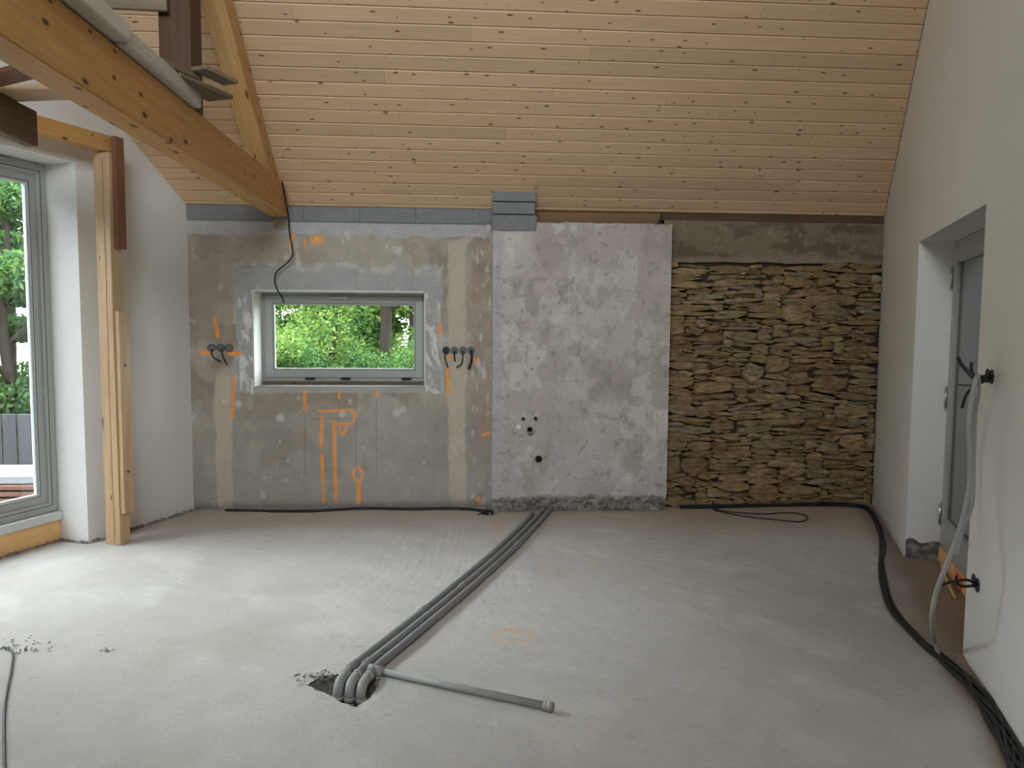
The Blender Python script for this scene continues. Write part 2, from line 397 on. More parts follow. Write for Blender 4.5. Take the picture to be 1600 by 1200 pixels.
def floor_keep(U, V):
    ok = ~inpoly(U+0.02*(fbm(U*25, V*25, 41)-0.5), V+0.02*(fbm(U*25, V*25, 43)-0.5), hole) & ~inpoly(U, V, notch)
    l_ = (U-L0[0])*NL[0]+(V-L0[1])*NL[1]; r_ = (U-R0[0])*NL[0]+(V-R0[1])*NL[1]
    return ok & (l_ > -0.42) & ((r_ < 0.24) | ((V < YK+0.1) & (U < R0[0]-(YB-YK)*math.tan(GA)+0.1)))
floor = tag(grid('floor', us, vs, lambda U, V: (U, V, floor_z(U, V)), floor_col, 'floor_paint', keep=floor_keep), 'rough grey screed floor with trowel streaks and an orange sprayed smiley', 'floor', kind='structure')
chips_at = []
def pit(name, poly, depth, seed):
    mb = MB(); n_ = len(poly); P = []
    for i in range(n_):
        for s_ in range(4):
            t_ = s_/4; P.append(poly[i]*(1-t_)+poly[(i+1) % n_]*t_)
    P = np.array(P); cen = P.mean(0); n2 = len(P); lev = [(1.06, 0.004), (1.02, -0.03), (0.96, -0.09), (0.98, -depth)]
    for li, (s_, z_) in enumerate(lev):
        for i, p in enumerate(P):
            j = (0.012 if li else 0)*(random.random()-0.5)*2; q = cen+(p-cen)*s_; mb.v.append((q[0]+j, q[1]+j, z_+(0.02*(random.random()-0.5) if li in (1, 2) else 0)-(0.012 if li == 0 else 0)))
    for li in range(3):
        for i in range(n2):
            k2 = (i+1) % n2; mb.f.append((li*n2+i, li*n2+k2, (li+1)*n2+k2, (li+1)*n2+i))
    mb.f.append(tuple(range(3*n2, 4*n2)))
    return mb.build(name, 'rubble', floor)
for cx_, cy_, n__, r__ in ((*fl(18, 1013)[:2], 70, 0.09), (*fl(497, 1058)[:2], 60, 0.05), (*fl(167, 1017)[:2], 12, 0.02)):
    chips_at.append((cx_, cy_, n__, r__))
pit('pit_lining', hole, 0.24, 1); pit('pit_lining', notch, 0.12, 2)

# ------------------------------------------------------------------ back wall, left bay: rendered wall with blocks on top
WX0, WX1, WZ0, WZ1 = -1.859, -0.325, 1.114, 1.982
BX0, BX1, BY = 0.271, 1.871, YB-0.17
us = np.unique(np.round(np.concatenate([np.arange(-2.46, 0.36, 0.008), [WX0, WX1]]), 4)); vs = np.unique(np.round(np.concatenate([np.arange(-0.03, 2.72, 0.008), [WZ0, WZ1]]), 4))
strokes = [  # sprayed installation marks, in photograph pixels: polyline, half width
    ([(315, 551), (326, 551)], 3.2), ([(357, 552), (375, 553)], 3.0), ([(335, 497), (341, 526)], 2.6), ([(366, 590), (363, 652)], 2.3),
    ([(476, 612), (477, 640)], 2.8), ([(530, 612), (530, 622)], 2.0), ([(588, 612), (589, 618)], 2.6),
    ([(498, 641), (506, 643), (548, 640), (554, 644), (553, 658)], 2.0), ([(503, 652), (502, 690), (503, 697)], 2.4), ([(503, 711), (504, 750), (506, 785)], 2.4),
    ([(519, 657), (522, 662), (550, 662)], 2.0), ([(522, 660), (523, 720), (525, 784)], 2.8), ([(541, 671), (538, 677), (533, 678), (530, 672), (531, 664)], 1.8), ([(541, 671), (542, 663)], 1.8),
    ([(559, 730), (565, 736), (567, 743), (563, 751), (556, 751), (551, 744), (553, 736), (559, 730)], 2.0), ([(560, 752), (561, 785)], 3.6),
    ([(459, 367), (453, 384)], 2.2), ([(491, 375), (500, 374)], 6.5), ([(476, 376), (477, 383)], 2.0), ([(687, 506), (686, 525)], 2.6), ([(699, 577), (700, 615)], 2.6),
    ([(742, 560), (743, 566)], 2.4), ([(747, 780), (749, 787)], 4.0), ([(700, 556), (703, 560)], 2.0), ([(754, 680), (766, 676)], 2.0)]
strokes = [([tuple(bw(*p)[[0, 2]]) for p in s_], w_*YB/F) for s_, w_ in strokes]
zb0_ = bw(0, 361)[2]+0.012
def pxy(px, py): q = bw(px, py); return q[0], q[2]
def wall_col(U, V):
    n1 = fbm(U*1.3, V*1.3, 51); n2 = fbm(U*5, V*5, 53); n3 = fbm(U*18, V*18, 55); w = (n2-0.5)*0.10
    c = const((0.285, 0.255, 0.215), U.shape)
    c = lerpc(c, (0.225, 0.195, 0.155), sstep(0.45, 0.7, n1))
    c = lerpc(c, (0.33, 0.30, 0.255), sstep(0.52, 0.7, n2)*0.7)
    c = lerpc(c, (0.19, 0.165, 0.135), sstep(0.58, 0.70, fbm(U*2.7+9, V*3.3, 50))*0.55); c = lerpc(c, (0.34, 0.32, 0.285), sstep(0.60, 0.66, fbm(U*3.1, V*2.2+5, 52)+0.12*(n3-0.5))*0.5)
    # greyer lower band
    c = lerpc(c, (0.285, 0.275, 0.265), sstep(pxy(0, 728)[1], pxy(0, 752)[1], V+w*0.4)*sstep(-2.45, -2.1, U)*0.75)
    c = lerpc(c, (0.27, 0.255, 0.235), sstep(pxy(0, 610)[1], pxy(0, 660)[1], V)*0.5)
    # filled cable chases
    for (x_, hw, ya, yb) in ((347, 11, 585, 790), (714, 13, 365, 800)):
        xx = pxy(x_, 600)[0]; h_ = hw*YB/F*1.0
        c = lerpc(c, (0.40, 0.36, 0.295), sstep(h_+0.015, h_-0.01, np.abs(U-xx+w*0.5))*sstep(pxy(0, ya)[1]+0.03, pxy(0, ya)[1]-0.05, V)*0.8)
    e = sstep(0.20, 0.05, np.hypot((U-pxy(350, 0)[0])/1.0, (V-pxy(0, 590)[1])/0.8)+w); c = lerpc(c, (0.39, 0.35, 0.285), e*0.7)
    # mortar around the window
    dx = np.maximum(np.maximum(WX0-U, U-WX1), 0); dz = np.maximum(V-WZ1, 0)
    wob = 0.55*(fbm(U*3.5, V*3.5, 58)-0.5)+0.35*(n3-0.5); ring = np.maximum(dx/0.15, dz/0.21)+wob; mk = sstep(1.12, 0.95, ring)*(V > WZ0-0.05)*(V < WZ1+0.25)
    c = lerpc(c, (0.29, 0.295, 0.295), mk); edge = sstep(0.22, 0.0, np.abs(ring-1.02))*(V > WZ0-0.05)*(V < WZ1+0.25)
    c = lerpc(c, (0.40, 0.40, 0.39), edge*sstep(0.45, 0.65, n3)*0.8)
    jr = ((U > WX1) & (U < WX1+0.13) | (U < WX0) & (U > WX0-0.12)) & (V > WZ0-0.06) & (V < WZ1)
    c = lerpc(c, (0.55, 0.54, 0.52), jr*sstep(0.5, 0.62, fbm(U*22+V*8, V*9, 57))*0.8)
    # mortar smeared below the block course
    zt = pxy(0, 361)[1]+0.05*(fbm(U*6, V*0+3, 59)-0.5)+0.03*(n3-0.5)
    c = lerpc(c, (0.32, 0.325, 0.33), sstep(-0.012, 0.012, V-zt))
    c = lerpc(c, (0.17, 0.17, 0.17), 1.0*(V > zb0_+0.105))
    # filled fixing holes, chalk, scratches
    for (x_, y_, r_) in ((373, 631, 6), (438, 653, 7), (620, 645, 7), (534, 646, 7), (630, 640, 6), (437, 690, 2), (450, 720, 3), (413, 747, 2), (605, 385, 3), (615, 387, 3), (625, 388, 3)):
        q = pxy(x_, y_); c = lerpc(c, (0.42, 0.42, 0.40), sstep(r_*YB/F*1.1, r_*YB/F*0.6, np.hypot(U-q[0], V-q[1])+w*0.1)*0.85)
    xr = pxy(740, 600)[0]; sc = sstep(xr-0.08, xr+0.02, U)
    c = lerpc(c, (0.24, 0.20, 0.175), sc*sstep(0.4, 0.6, n2)*0.6); c = lerpc(c, (0.45, 0.43, 0.40), sc*sstep(0.66, 0.78, fbm(U*30, V*9, 61))*0.8)
    c = lerpc(c, (0.36, 0.18, 0.09), sc*sstep(0.62, 0.75, fbm(U*12, V*5, 63))*0.45)
    c = lerpc(c, (0.45, 0.43, 0.41), sstep(0.74, 0.82, fbm(U*9, V*7, 65))*0.6)
    for x_ in (476, 588, 530, 556):
        c = lerpc(c, (0.12, 0.11, 0.10), sstep(0.006, 0.002, np.abs(U-pxy(x_, 680)[0]))*(V < 1.08)*(V > 0.3)*0.45)
    c = lerpc(c, (0.12, 0.11, 0.10), sstep(0.006, 0.002, np.abs(V-pxy(0, 655)[1]))*(U > -1.35)*(U < -0.9)*0.45)
    mk = np.zeros(U.shape)
    for s_, w_ in strokes: mk = np.maximum(mk, sstep(w_*1.35, w_*0.55, segdist(U, V, s_)+0.008*(n3-0.5)))
    c = lerpc(c, (0.72, 0.27, 0.05), mk*(0.62+0.38*sstep(0.35, 0.6, n3)))
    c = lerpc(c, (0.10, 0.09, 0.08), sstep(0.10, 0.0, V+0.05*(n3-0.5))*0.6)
    return [c[0]*1.50, c[1]*1.46, c[2]*1.44]
def wall_pos(U, V):
    d = 0.010*(fbm(U*2, V*2, 71)-0.5)+0.006*(fbm(U*12, V*12, 73)-0.5)
    z_ = pxy(0, 361)[1]; d = d-0.006*sstep(-0.01, 0.02, V-z_)
    m_ = np.maximum(np.maximum(WX0-U, U-WX1)/0.135, (V-WZ1)/0.2); d = d-0.006*((m_ < 1) & (V > WZ0))
    d = np.where((U > WX0-0.02) & (U < WX1+0.02) & (V > WZ0-0.02) & (V < WZ1+0.02), 0, d)
    d = d+0.012*sstep(0.07, 0.0, V)*(fbm(U*20, V*20, 75))
    return U, YB+d, V
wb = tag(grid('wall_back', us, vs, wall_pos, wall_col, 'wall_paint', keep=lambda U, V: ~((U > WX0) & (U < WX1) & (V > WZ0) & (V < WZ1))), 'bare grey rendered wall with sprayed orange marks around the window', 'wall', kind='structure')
mb = MB()  # core of the wall, outer skin and window reveal
TH = 0.46
for (a, b) in (((-2.95, WZ0), (WX0, WZ1)), ((WX1, WZ0), (0.30, WZ1)), ((-2.95, -0.1), (0.30, WZ0)), ((-2.95, WZ1), (0.30, 2.72))):
    mb.box((a[0], YB+0.03, a[1]), (b[0], YB+TH, b[1]))
mb.build('wall_core', 'rough_masonry', wb)
mb = MB()
for a, b in (((WX0, YB+0.004, WZ0), (WX0+0.012, YB+0.30, WZ1)), ((WX1-0.012, YB+0.004, WZ0), (WX1, YB+0.30, WZ1)), ((WX0, YB+0.004, WZ1-0.012), (WX1, YB+0.30, WZ1))): mb.box(a, b)
mb.build('plastered_reveal', 'white_plaster', wb)
mb = MB(); mb.box((WX0, YB+0.012, WZ0-0.03), (WX1, YB+0.32, WZ0+0.003)); mb.build('rough_sill', 'rubble', wb)
# block course above the render
zb0, zb1 = pxy(0, 361)[1]+0.012, 2.70
x = -2.39
while x < 0.25:
    x1 = min(x+0.49+0.02*random.random(), 0.262)
    mb = MB(); mb.box((x+0.002, YB-0.012-0.006*random.random(), zb0+0.11), (x1-0.002, YB+0.03, 2.714)); mb.build('block', 'block_grey', wb, bevel=0.004); x = x1
    if x > 0.2: break
mb = MB(); mb.box((-1.655, YB-0.02, pxy(0, 352)[1]), (-1.515, YB+0.02, 2.606)); mb.build('bearing_mortar', 'mortar_beige', wb, bevel=0.008)

# ------------------------------------------------------------------ chimney breast
us = np.concatenate([[BX0], np.arange(BX0, BX1-0.004, 0.008), [BX1, BX1]]); vs = np.concatenate([np.arange(-0.03, 2.60, 0.008), [2.604, 2.604]])
nu_, nv_ = len(us), len(vs)
def br_pos(U, V):
    d = 0.010*(fbm(U*2.2, V*2.2, 81)-0.5)+0.0045*(fbm(U*11, V*11, 83)-0.5)
    low = sstep(0.15, 0.07, V+0.10*(fbm(U*9, V*6, 85)-0.5)); d = d+low*(0.045*fbm(U*16, V*22, 87)+0.015)
    top = sstep(2.56, 2.6, V); Vn = V-top*0.035*fbm(U*9, V*0, 89)
    d = d-0.004*sstep(0.60, 0.74, fbm(U*4, V*4, 90)); Y = BY+d
    Y[0, :] = YB+0.05; Y[-1, :] = YB+0.05; Y[:, -1] = YB+0.05
    return U, Y, Vn
def br_col(U, V):
    n1 = fbm(U*1.6, V*1.2, 91); n2 = fbm(U*6, V*6, 93); n3 = fbm(U*20, V*20, 95)
    c = const((0.345, 0.315, 0.285), U.shape)
    c = lerpc(c, (0.41, 0.385, 0.36), sstep(0.42, 0.62, n1+0.15*(n2-0.5)))
    c = lerpc(c, (0.285, 0.255, 0.225), sstep(0.55, 0.72, fbm(U*2.3+4, V*1.9, 97))*0.8)
    c = lerpc(c, (0.47, 0.45, 0.43), sstep(0.60, 0.66, fbm(U*2.6, V*2.0+7, 99)+0.1*(n3-0.5))*0.7)
    c = lerpc(c, (0.36, 0.345, 0.34), sstep(0.75, 0.55, V+0.3*(n2-0.5))*0.6)
    c = lerpc(c, (0.25, 0.225, 0.20), sstep(0.60, 0.72, fbm(U*7, V*5, 96))*0.5); c = lerpc(c, (0.46, 0.44, 0.42), sstep(0.62, 0.68, fbm(U*4.5+2, V*3.1, 98)+0.15*(n3-0.5))*0.55)
    le = sstep(0.11, 0.08, U-BX0+0.05*(n2-0.5)); c = lerpc(c, (0.33, 0.33, 0.335), le*0.7)
    c = lerpc(c, (0.19, 0.165, 0.145), sstep(0.66, 0.76, n3)*0.5)
    c = lerpc(c, (0.11, 0.095, 0.085), sstep(0.13, 0.06, V+0.10*(fbm(U*9, V*6, 85)-0.5))*(0.35+0.65*sstep(0.35, 0.6, n3)))
    return [c[0]*1.45, c[1]*1.41, c[2]*1.39]
br = tag(grid('wall_chimney', us, vs, br_pos, br_col, 'wall_paint', smooth=False), 'projecting chimney breast in patchy grey plaster with a broken foot', 'wall', kind='structure')
mb = MB(); mb.box((BX0+0.02, BY+0.04, 0.0), (BX1-0.02, YB+TH, 2.56)); mb.build('breast_core', 'rough_masonry', br)
px0, px1 = 0.269, 0.651
for i, (za, zb, dy) in enumerate(((2.765, 2.858, 0.0), (2.655, 2.757, 0.006), (2.50, 2.647, -0.012))):
    mb = MB()
    if i < 2: mb.box((px0+0.004*i, BY-0.004+dy, za), (px1-0.008*i, YB+0.10, zb)); mb.build('block', 'block_grey', br, bevel=0.006)
    else: mb.box((px0-0.004, BY-0.01, za), (px1+0.01, YB+0.05, zb)); mb.build('block', 'block_grey', br, bevel=0.015)
def chips(name, n_, fn, size, mat, parent):
    mb = MB()
    for i in range(n_):
        p = np.array(fn(i)); s_ = size*(0.4+random.random())
        q = [p+s_*np.array([random.uniform(-1, 1), random.uniform(-1, 1)*0.8, random.uniform(-0.5, 0.9)]) for _ in range(5)]
        mb.add(q, [(0, 1, 2), (0, 2, 3), (0, 3, 1), (4, 2, 1), (4, 3, 2), (4, 1, 3)])
    return tag(mb.build(name, mat, parent), kind='stuff')
chips('broken_plaster', 520, lambda i: (random.uniform(BX0, BX1), BY-0.004-0.05*random.random()**2, 0.012+0.12*random.random()**1.6), 0.013, 'rubble', br)

for cx_, cy_, n__, r__ in chips_at:
    chips('screed_crumbs', n__, lambda i: (cx_+random.gauss(0, r__), cy_+random.gauss(0, r__*0.6), 0.004), 0.010, 'rubble', floor)

# ------------------------------------------------------------------ rubble stone bay on the right
ws = tag(grid('wall_stone', np.arange(BX1-0.06, R0[0]+0.10, 0.02), np.arange(-0.03, 2.36, 0.02), lambda U, V: (U, YB+0.034+0.03*(fbm(U*8, V*14, 101)-0.5), V), lambda U, V: const((0.06, 0.043, 0.026), U.shape), 'wall_paint'), 'bay of exposed brown rubble stonework beside the chimney breast', 'wall', kind='structure')
mb = MB(); mb.box((BX1-0.06, YB+0.09, -0.1), (R0[0]+0.35, YB+TH, 2.66)); mb.build('wall_core', 'earth', ws)
lz0, lz1 = 2.275, 2.645
us = np.arange(BX1-0.03, R0[0]+0.03, 0.012); vs = np.concatenate([[lz0], np.arange(lz0, lz1, 0.012), [lz1, lz1]])
def li_pos(U, V):
    zz = V-0.035*(fbm(U*5, V*0+2, 103)-0.35)*sstep(lz0+0.05, lz0, V)
    Y = YB-0.008+0.010*(fbm(U*3, V*9, 105)-0.5)+0.006*(fbm(U*18, V*18, 107)-0.5)
    Y[:, 0] = YB+0.09; Y[:, -1] = YB+0.09
    return U, Y, zz
def li_col(U, V):
    n2 = fbm(U*5, V*12, 109); n3 = fbm(U*20, V*20, 111)
    c = const((0.225, 0.18, 0.125), U.shape); c = lerpc(c, (0.155, 0.12, 0.08), sstep(0.45, 0.65, n2)); c = lerpc(c, (0.29, 0.24, 0.175), sstep(0.6, 0.75, n3)*0.7)
    return lerpc(c, (0.31, 0.26, 0.19), sstep(lz0+0.07, lz0+0.02, V+0.05*(n2-0.5))*0.6)
grid('concrete_lintel', us, vs, li_pos, li_col, 'wall_paint', ws)
# dry-laid packing: always fill the lowest valley of the skyline
SX0, SX1 = BX1+0.004, R0[0]-0.004; NS = int((SX1-SX0)/0.01); sky = np.zeros(NS); stones = []
while len(stones) < 900:
    i = int(np.argmin(sky)); z = sky[i]
    if z > 2.24: break
    a = i
    while a > 0 and sky[a-1] < z+0.018: a -= 1
    b = i
    while b < NS-1 and sky[b+1] < z+0.018: b += 1
    wv = b-a+1; want = int(100*random.choice([0.12, 0.18, 0.24, 0.30, 0.34, 0.40, 0.50])*random.uniform(0.8, 1.2))
    h = random.choice([0.022, 0.028, 0.036, 0.042, 0.05, 0.058, 0.068, 0.09])*random.uniform(0.85, 1.15)
    if random.random() < 0.035: h = random.uniform(0.13, 0.17); want = int(100*random.uniform(0.24, 0.36))
    if want < 14: h = min(h, 0.05)
    if wv <= 6: want = wv
    if wv-want < 7: want = wv
    want = min(want, wv); s0 = a if random.random() < 0.5 else b-want+1
    zb_ = float(np.mean(sky[s0:s0+want])); h = min(h, max(0.02, 2.30-zb_))
    sky[s0:s0+want] = zb_+h; stones.append((SX0+s0*0.01, SX0+(s0+want)*0.01, zb_, zb_+h))
def stone_mesh(w, h, seed):
    r = random.Random(seed); n_ = 10; ring = []
    # irregular flat slab outline
    base = [(-1, -0.55), (-0.93, -1), (-0.35, -1), (0.35, -1), (0.92, -1), (1, -0.5), (0.98, 0.55), (0.55, 1), (-0.2, 1), (-0.88, 0.95)]
    tl, tr = r.uniform(0.1, 1.0), r.uniform(0.1, 1.0)
    v = []
    for (bx_, bz) in base:
        x_ = bx_*w/2*(1-0.04*r.random()) ; z_ = bz*h/2
        tap = tl if bx_ < -0.5 else tr if bx_ > 0.5 else 1
        v.append([x_+r.uniform(-0.04, 0.04)*min(w, 0.15), z_*(0.35+0.65*tap)+r.uniform(-0.07, 0.07)*h])
    out = []; f = []; dp = r.uniform(-0.022, 0.05); tilt = r.uniform(-0.14, 0.14); tv = r.uniform(-0.25, 0.25)
    for ring_i, (s_, yy) in enumerate(((0.97, 0.12), (1.0, -dp+0.006), (0.86, -dp-0.012))):
        for (x_, z_) in v: out.append((x_*(s_ if ring_i != 2 else 1-0.14*min(1, h/w*1.5)), yy+(x_*tilt+z_*tv if ring_i else 0)+r.uniform(-0.006, 0.006)*(ring_i > 0), z_*(s_ if ring_i != 2 else 0.93)))
    c_ = [(-w*0.22, -dp-0.018+r.uniform(-0.008, 0.006)-w*0.22*tilt, r.uniform(-0.1, 0.1)*h), (w*0.22, -dp-0.018+r.uniform(-0.008, 0.006)+w*0.22*tilt, r.uniform(-0.1, 0.1)*h)]
    out += c_
    for k_ in range(2):
        for i_ in range(n_):
            i2 = (i_+1) % n_; f.append((k_*n_+i_, k_*n_+i2, (k_+1)*n_+i2, (k_+1)*n_+i_))
    o2 = 2*n_; A, B = 3*n_, 3*n_+1
    for i_ in (7, 8, 9, 0, 1, 2): pass
    left = [8, 9, 0, 1, 2]; right = [3, 4, 5, 6, 7]
    for q0, q1 in zip(left[:-1], left[1:]): f.append((o2+q0, o2+q1, A))
    for q0, q1 in zip(right[:-1], right[1:]): f.append((o2+q0, o2+q1, B))
    f.append((o2+2, o2+3, B, A)); f.append((o2+7, o2+8, A, B))
    return out, f
order = sorted(range(len(stones)), key=lambda i: -(stones[i][1]-stones[i][0])*(stones[i][3]-stones[i][2]))
mbs = MB()
for rank, i in enumerate(order):
    x0, x1, z0, z1 = stones[i]; w, h = x1-x0-0.004, z1-z0-0.003
    v, f = stone_mesh(w*1.05, h*1.2, i); rot = random.uniform(-0.13, 0.13)
    cx, cz = (x0+x1)/2, (z0+z1)/2; edge = min(cx-w/2-SX0, SX1-cx-w/2)
    rot = rot if w < 0.35 else rot*0.5
    M = Matrix.Translation((cx, YB+0.012+random.uniform(-0.012, 0.014), max(cz, h/2)))@Matrix.Rotation(rot, 4, 'Y')
    if rank < 295: put('stone', mesh(v, f), 'stone', ws, M)
    else: mbs.add([M @ Vector(p) for p in v], f)
for q in range(420):
    v, f = stone_mesh(random.uniform(0.03, 0.10), random.uniform(0.010, 0.03), 5000+q)
    M = Matrix.Translation((random.uniform(SX0+0.06, SX1-0.06), YB+0.012+random.uniform(-0.006, 0.02), random.uniform(0.03, 2.24)))@Matrix.Rotation(random.uniform(-0.3, 0.3), 4, 'Y')
    mbs.add([M @ Vector(p) for p in v], f)
tag(mbs.build('stone_chips', 'stone', ws), kind='stuff')

# ------------------------------------------------------------------ gable walls and front wall
YCOS = math.cos(GA)
def gable(name, place, ops, thick, label, extra=()):
    """place(t, o, z); ops = list of (t0, t1, z1) door openings"""
    bent = place is RW; tend = TK+YK-YF if bent else (YB-YF)/YCOS; tr_ = (YB-YR)/YCOS
    yof = lambda t_: YB-min(t_, TK)*YCOS-max(t_-TK, 0) if bent else YB-t_*YCOS
    ts = sorted(set([-0.5, tend, tr_]+[q for o_ in ops for q in o_[:2]]+list(extra)+([TK] if bent else []))); zo = ops[0][2]
    solid = lambda i, j: 0 <= i < len(ts)-1 and 0 <= j < 2 and not (j == 0 and any(o_[0] <= (ts[i]+ts[i+1])/2 <= o_[1] for o_ in ops))
    Z = lambda i, j: (-0.05, zo, max(zo+0.01, roof(yof(ts[i]))+0.06))[j]
    mb = MB()
    for i in range(len(ts)-1):
        for j in range(2):
            if not solid(i, j): continue
            q = [(ts[i], Z(i, j)), (ts[i+1], Z(i+1, j)), (ts[i+1], Z(i+1, j+1)), (ts[i], Z(i, j+1))]
            mb.add([place(t_, 0, z_) for t_, z_ in q], [(0, 1, 2, 3)]); mb.add([place(t_, thick, z_) for t_, z_ in q], [(3, 2, 1, 0)])
            for (di, dj, e0, e1) in ((-1, 0, 3, 0), (1, 0, 1, 2), (0, -1, 0, 1), (0, 1, 2, 3)):
                if not solid(i+di, j+dj):
                    a_, b_ = q[e0], q[e1]; mb.add([place(a_[0], 0, a_[1]), place(b_[0], 0, b_[1]), place(b_[0], thick, b_[1]), place(a_[0], thick, a_[1])], [(3, 2, 1, 0)])
    me = mesh(mb.v, mb.f); b = bmesh.new(); b.from_mesh(me); bmesh.ops.remove_doubles(b, verts=b.verts[:], dist=0.0005); bmesh.ops.recalc_face_normals(b, faces=b.faces[:]); b.to_mesh(me); b.free()
    return tag(put(name, me, 'white_plaster'), label, 'wall', kind='structure')
D1a, D1b, D2a, D2b, DZ = 1.127, 3.05, 3.50, 4.3, 2.85
wl = gable('wall_left', LW, [(D1a, D1b, DZ), (D2a, D2b, DZ)], 0.42, 'white plastered gable wall with the tall glazed door')
E0, E1, EZ = 1.80, 3.545, 2.287
wr = gable('wall_right', RW, [(E0, E1, EZ)], 0.45, 'white plastered gable wall with the deep door recess')
mb = MB(); mb.box((-8, YF-0.4, -0.05), (2.6, YF, Z0+0.02))
tag(mb.build('wall_front', 'white_plaster'), 'white plastered wall opposite the stone bay', 'wall', kind='structure')
# exposed masonry at the foot of the recess jamb, dirty edge along the foot of the walls
mb = MB(); n_ = 14
us = np.linspace(0.0, 0.225, 24); vs = np.linspace(0.0, 1.0, 16)
def foot_pos(U, V):
    ztop = 0.135+0.03*(fbm(U*18, U*0, 121)-0.5)+0.012*np.sin(U*40); Zz = V*ztop
    off = 0.006+0.022*fbm(U*22, Zz*22, 123)-0.004; off[:, -1] = -0.004
    P_ = [RW(E0, 0, 0)[i]+NL[i]*U-G[i]*off for i in range(2)]
    return P_[0], P_[1], Zz
grid('exposed_masonry', us, vs, foot_pos, lambda U, V: lerpc(const((0.30, 0.28, 0.26), U.shape), (0.13, 0.115, 0.10), sstep(0.4, 0.6, fbm(U*25, V*4, 125))), 'wall_paint', wr, smooth=False)
def foot_chips(name, n_, a, b, spread, parent, size=0.012):
    a, b = np.array(a), np.array(b)
    return chips(name, n_, lambda i: (lambda t_: a+(b-a)*t_+NL*spread*random.random()**2+np.array([0, 0, 0.004+0.012*random.random()]))(random.random()), size, 'rubble', parent)
foot_chips('mortar_crumbs', 260, LW(0, -0.005), LW(D1a, -0.005), 0.03, wl)
foot_chips('mortar_crumbs', 110, LW(D1a+0.02, 0.28), LW(D1a+0.02, 0.0), 0.03, wl)
foot_chips('mortar_crumbs', 260, LW(D1a+0.02, 0.26), LW(D1b, 0.26), 0.03, wl)
foot_chips('mortar_crumbs', 200, RW(0, -0.03), RW(E0, -0.03), -0.02, wr, 0.008)

# ------------------------------------------------------------------ roof: ceiling of individual spruce boards
LQ = math.sqrt(1+SL*SL); PW = 0.1214; Q0 = 0.045
sdir = np.array([0, -1/LQ, SL/LQ]); nrm = np.array([0, -SL/LQ, -1/LQ])     # up the slope; into the room
def cp(x, q, d=0.0): return np.array([x, YB, Z0])+sdir*q+nrm*d
def xl(y): return L0[0]-(YB-y)*math.tan(GA)
def xr(y): return R0[0]-(YB-max(y, YK))*math.tan(GA)
mb = MB()
v = []
for d_ in (0.024, 0.30):
    for (y_, s_) in ((YB+0.5, 0), (YB+0.5, 1), (YR, 1), (YR, 0)):
        v.append(((xl(y_)-0.45) if s_ == 0 else (xr(y_)+0.48), y_, Z0+SL*(YB-y_)+d_))
mb.add(v, [(0, 1, 2, 3), (7, 6, 5, 4), (0, 4, 5, 1), (1, 5, 6, 2), (2, 6, 7, 3), (3, 7, 4, 0)])
SKX = ((-1.9, 0.4),); SKY0, SKY1 = -1.1, 1.4          # roof opening for the added dormer
def piece(y0, y1, fa, fb):
    v = []
    for d_ in (0.0, 0.30):
        for (y_, f_) in ((y0, fa), (y0, fb), (y1, fb), (y1, fa)): v.append((f_(y_), y_, roof(y_)+d_))
    mb.add(v, [(0, 1, 2, 3), (7, 6, 5, 4), (0, 4, 5, 1), (1, 5, 6, 2), (2, 6, 7, 3), (3, 7, 4, 0)])
le_, re_ = (lambda y: xl(y)-0.42), (lambda y: xr(y)+0.45)
piece(YR, YK, le_, re_); piece(YK, SKY1, le_, re_); piece(SKY0, YF-0.4, le_, re_)
ed = [le_]+[(lambda y, q=q: q) for w_ in SKX for q in w_]+[re_]
for i in range(0, len(ed), 2): piece(SKY1, SKY0, ed[i], ed[i+1])
ceil = tag(mb.build('ceiling', 'plank_wood'), 'sloping ceiling clad in knotty spruce boards', 'ceiling', kind='structure')
joint_px = [(600.6, 118), (737, 55), (920, 91), (1065, 110), (863, 150), (624, 185), (532, 240), (602, 295), (791, 207), (839, 282), (926, 318), (1140, 205), (474, 262), (1190, 20), (455, 10), (1040, 160), (1300, 235)]
joints = {}
for p in joint_px:
    h_ = hit(*p, (0, SL, 1), (0, YB, Z0)); q = (YB-h_[1])*LQ; joints.setdefault(int(math.floor((q-Q0)/PW)), []).append(h_[0])
def board(x0, x1, q0, q1):
    """tongue-and-groove board with chamfered long edges, ends cut to the gables when they meet them"""
    g = 0.0026; ch = 0.006; prof = [(q0+g, 0.02), (q0+g, 0.0+ch), (q0+g+ch, 0.0), (q1-g-ch, 0.0), (q1-g, ch), (q1-g, 0.02)]
    y_at = lambda q: YB-q/LQ
    mid = cp((x0+x1)/2 if x0 is not None and x1 is not None else 0.5, (q0+q1)/2); M = Matrix.Identity(4)
    X = np.array([1, 0, 0]); Y = sdir; Zv = np.cross(X, Y); mid[0] = 0.75
    for i in range(3):
        M[i][0] = X[i]; M[i][1] = Y[i]; M[i][2] = Zv[i]; M[i][3] = mid[i]
    Mi = M.inverted(); v = []
    jz = random.uniform(-0.0012, 0.0012)
    for side in (0, 1):
        for (q, d) in prof:
            yy = y_at(q); xe = (x0+0.0008 if side == 0 else x1-0.0008) if (x0 if side == 0 else x1) is not None else (xl(yy)+0.004 if side == 0 else xr(yy)-0.006)
            v.append(Mi @ Vector(cp(xe, q, -d+jz)))
    f = [(i, i+1, 7+i, 6+i) for i in range(5)]+[(5, 0, 6, 11), (0, 5, 4, 3, 2, 1), (6, 7, 8, 9, 10, 11)]
    me = mesh(v, f); b = bmesh.new(); b.from_mesh(me); bmesh.ops.recalc_face_normals(b, faces=b.faces[:]); b.to_mesh(me); b.free()
    put('board', me, 'board_wood', ceil, M)
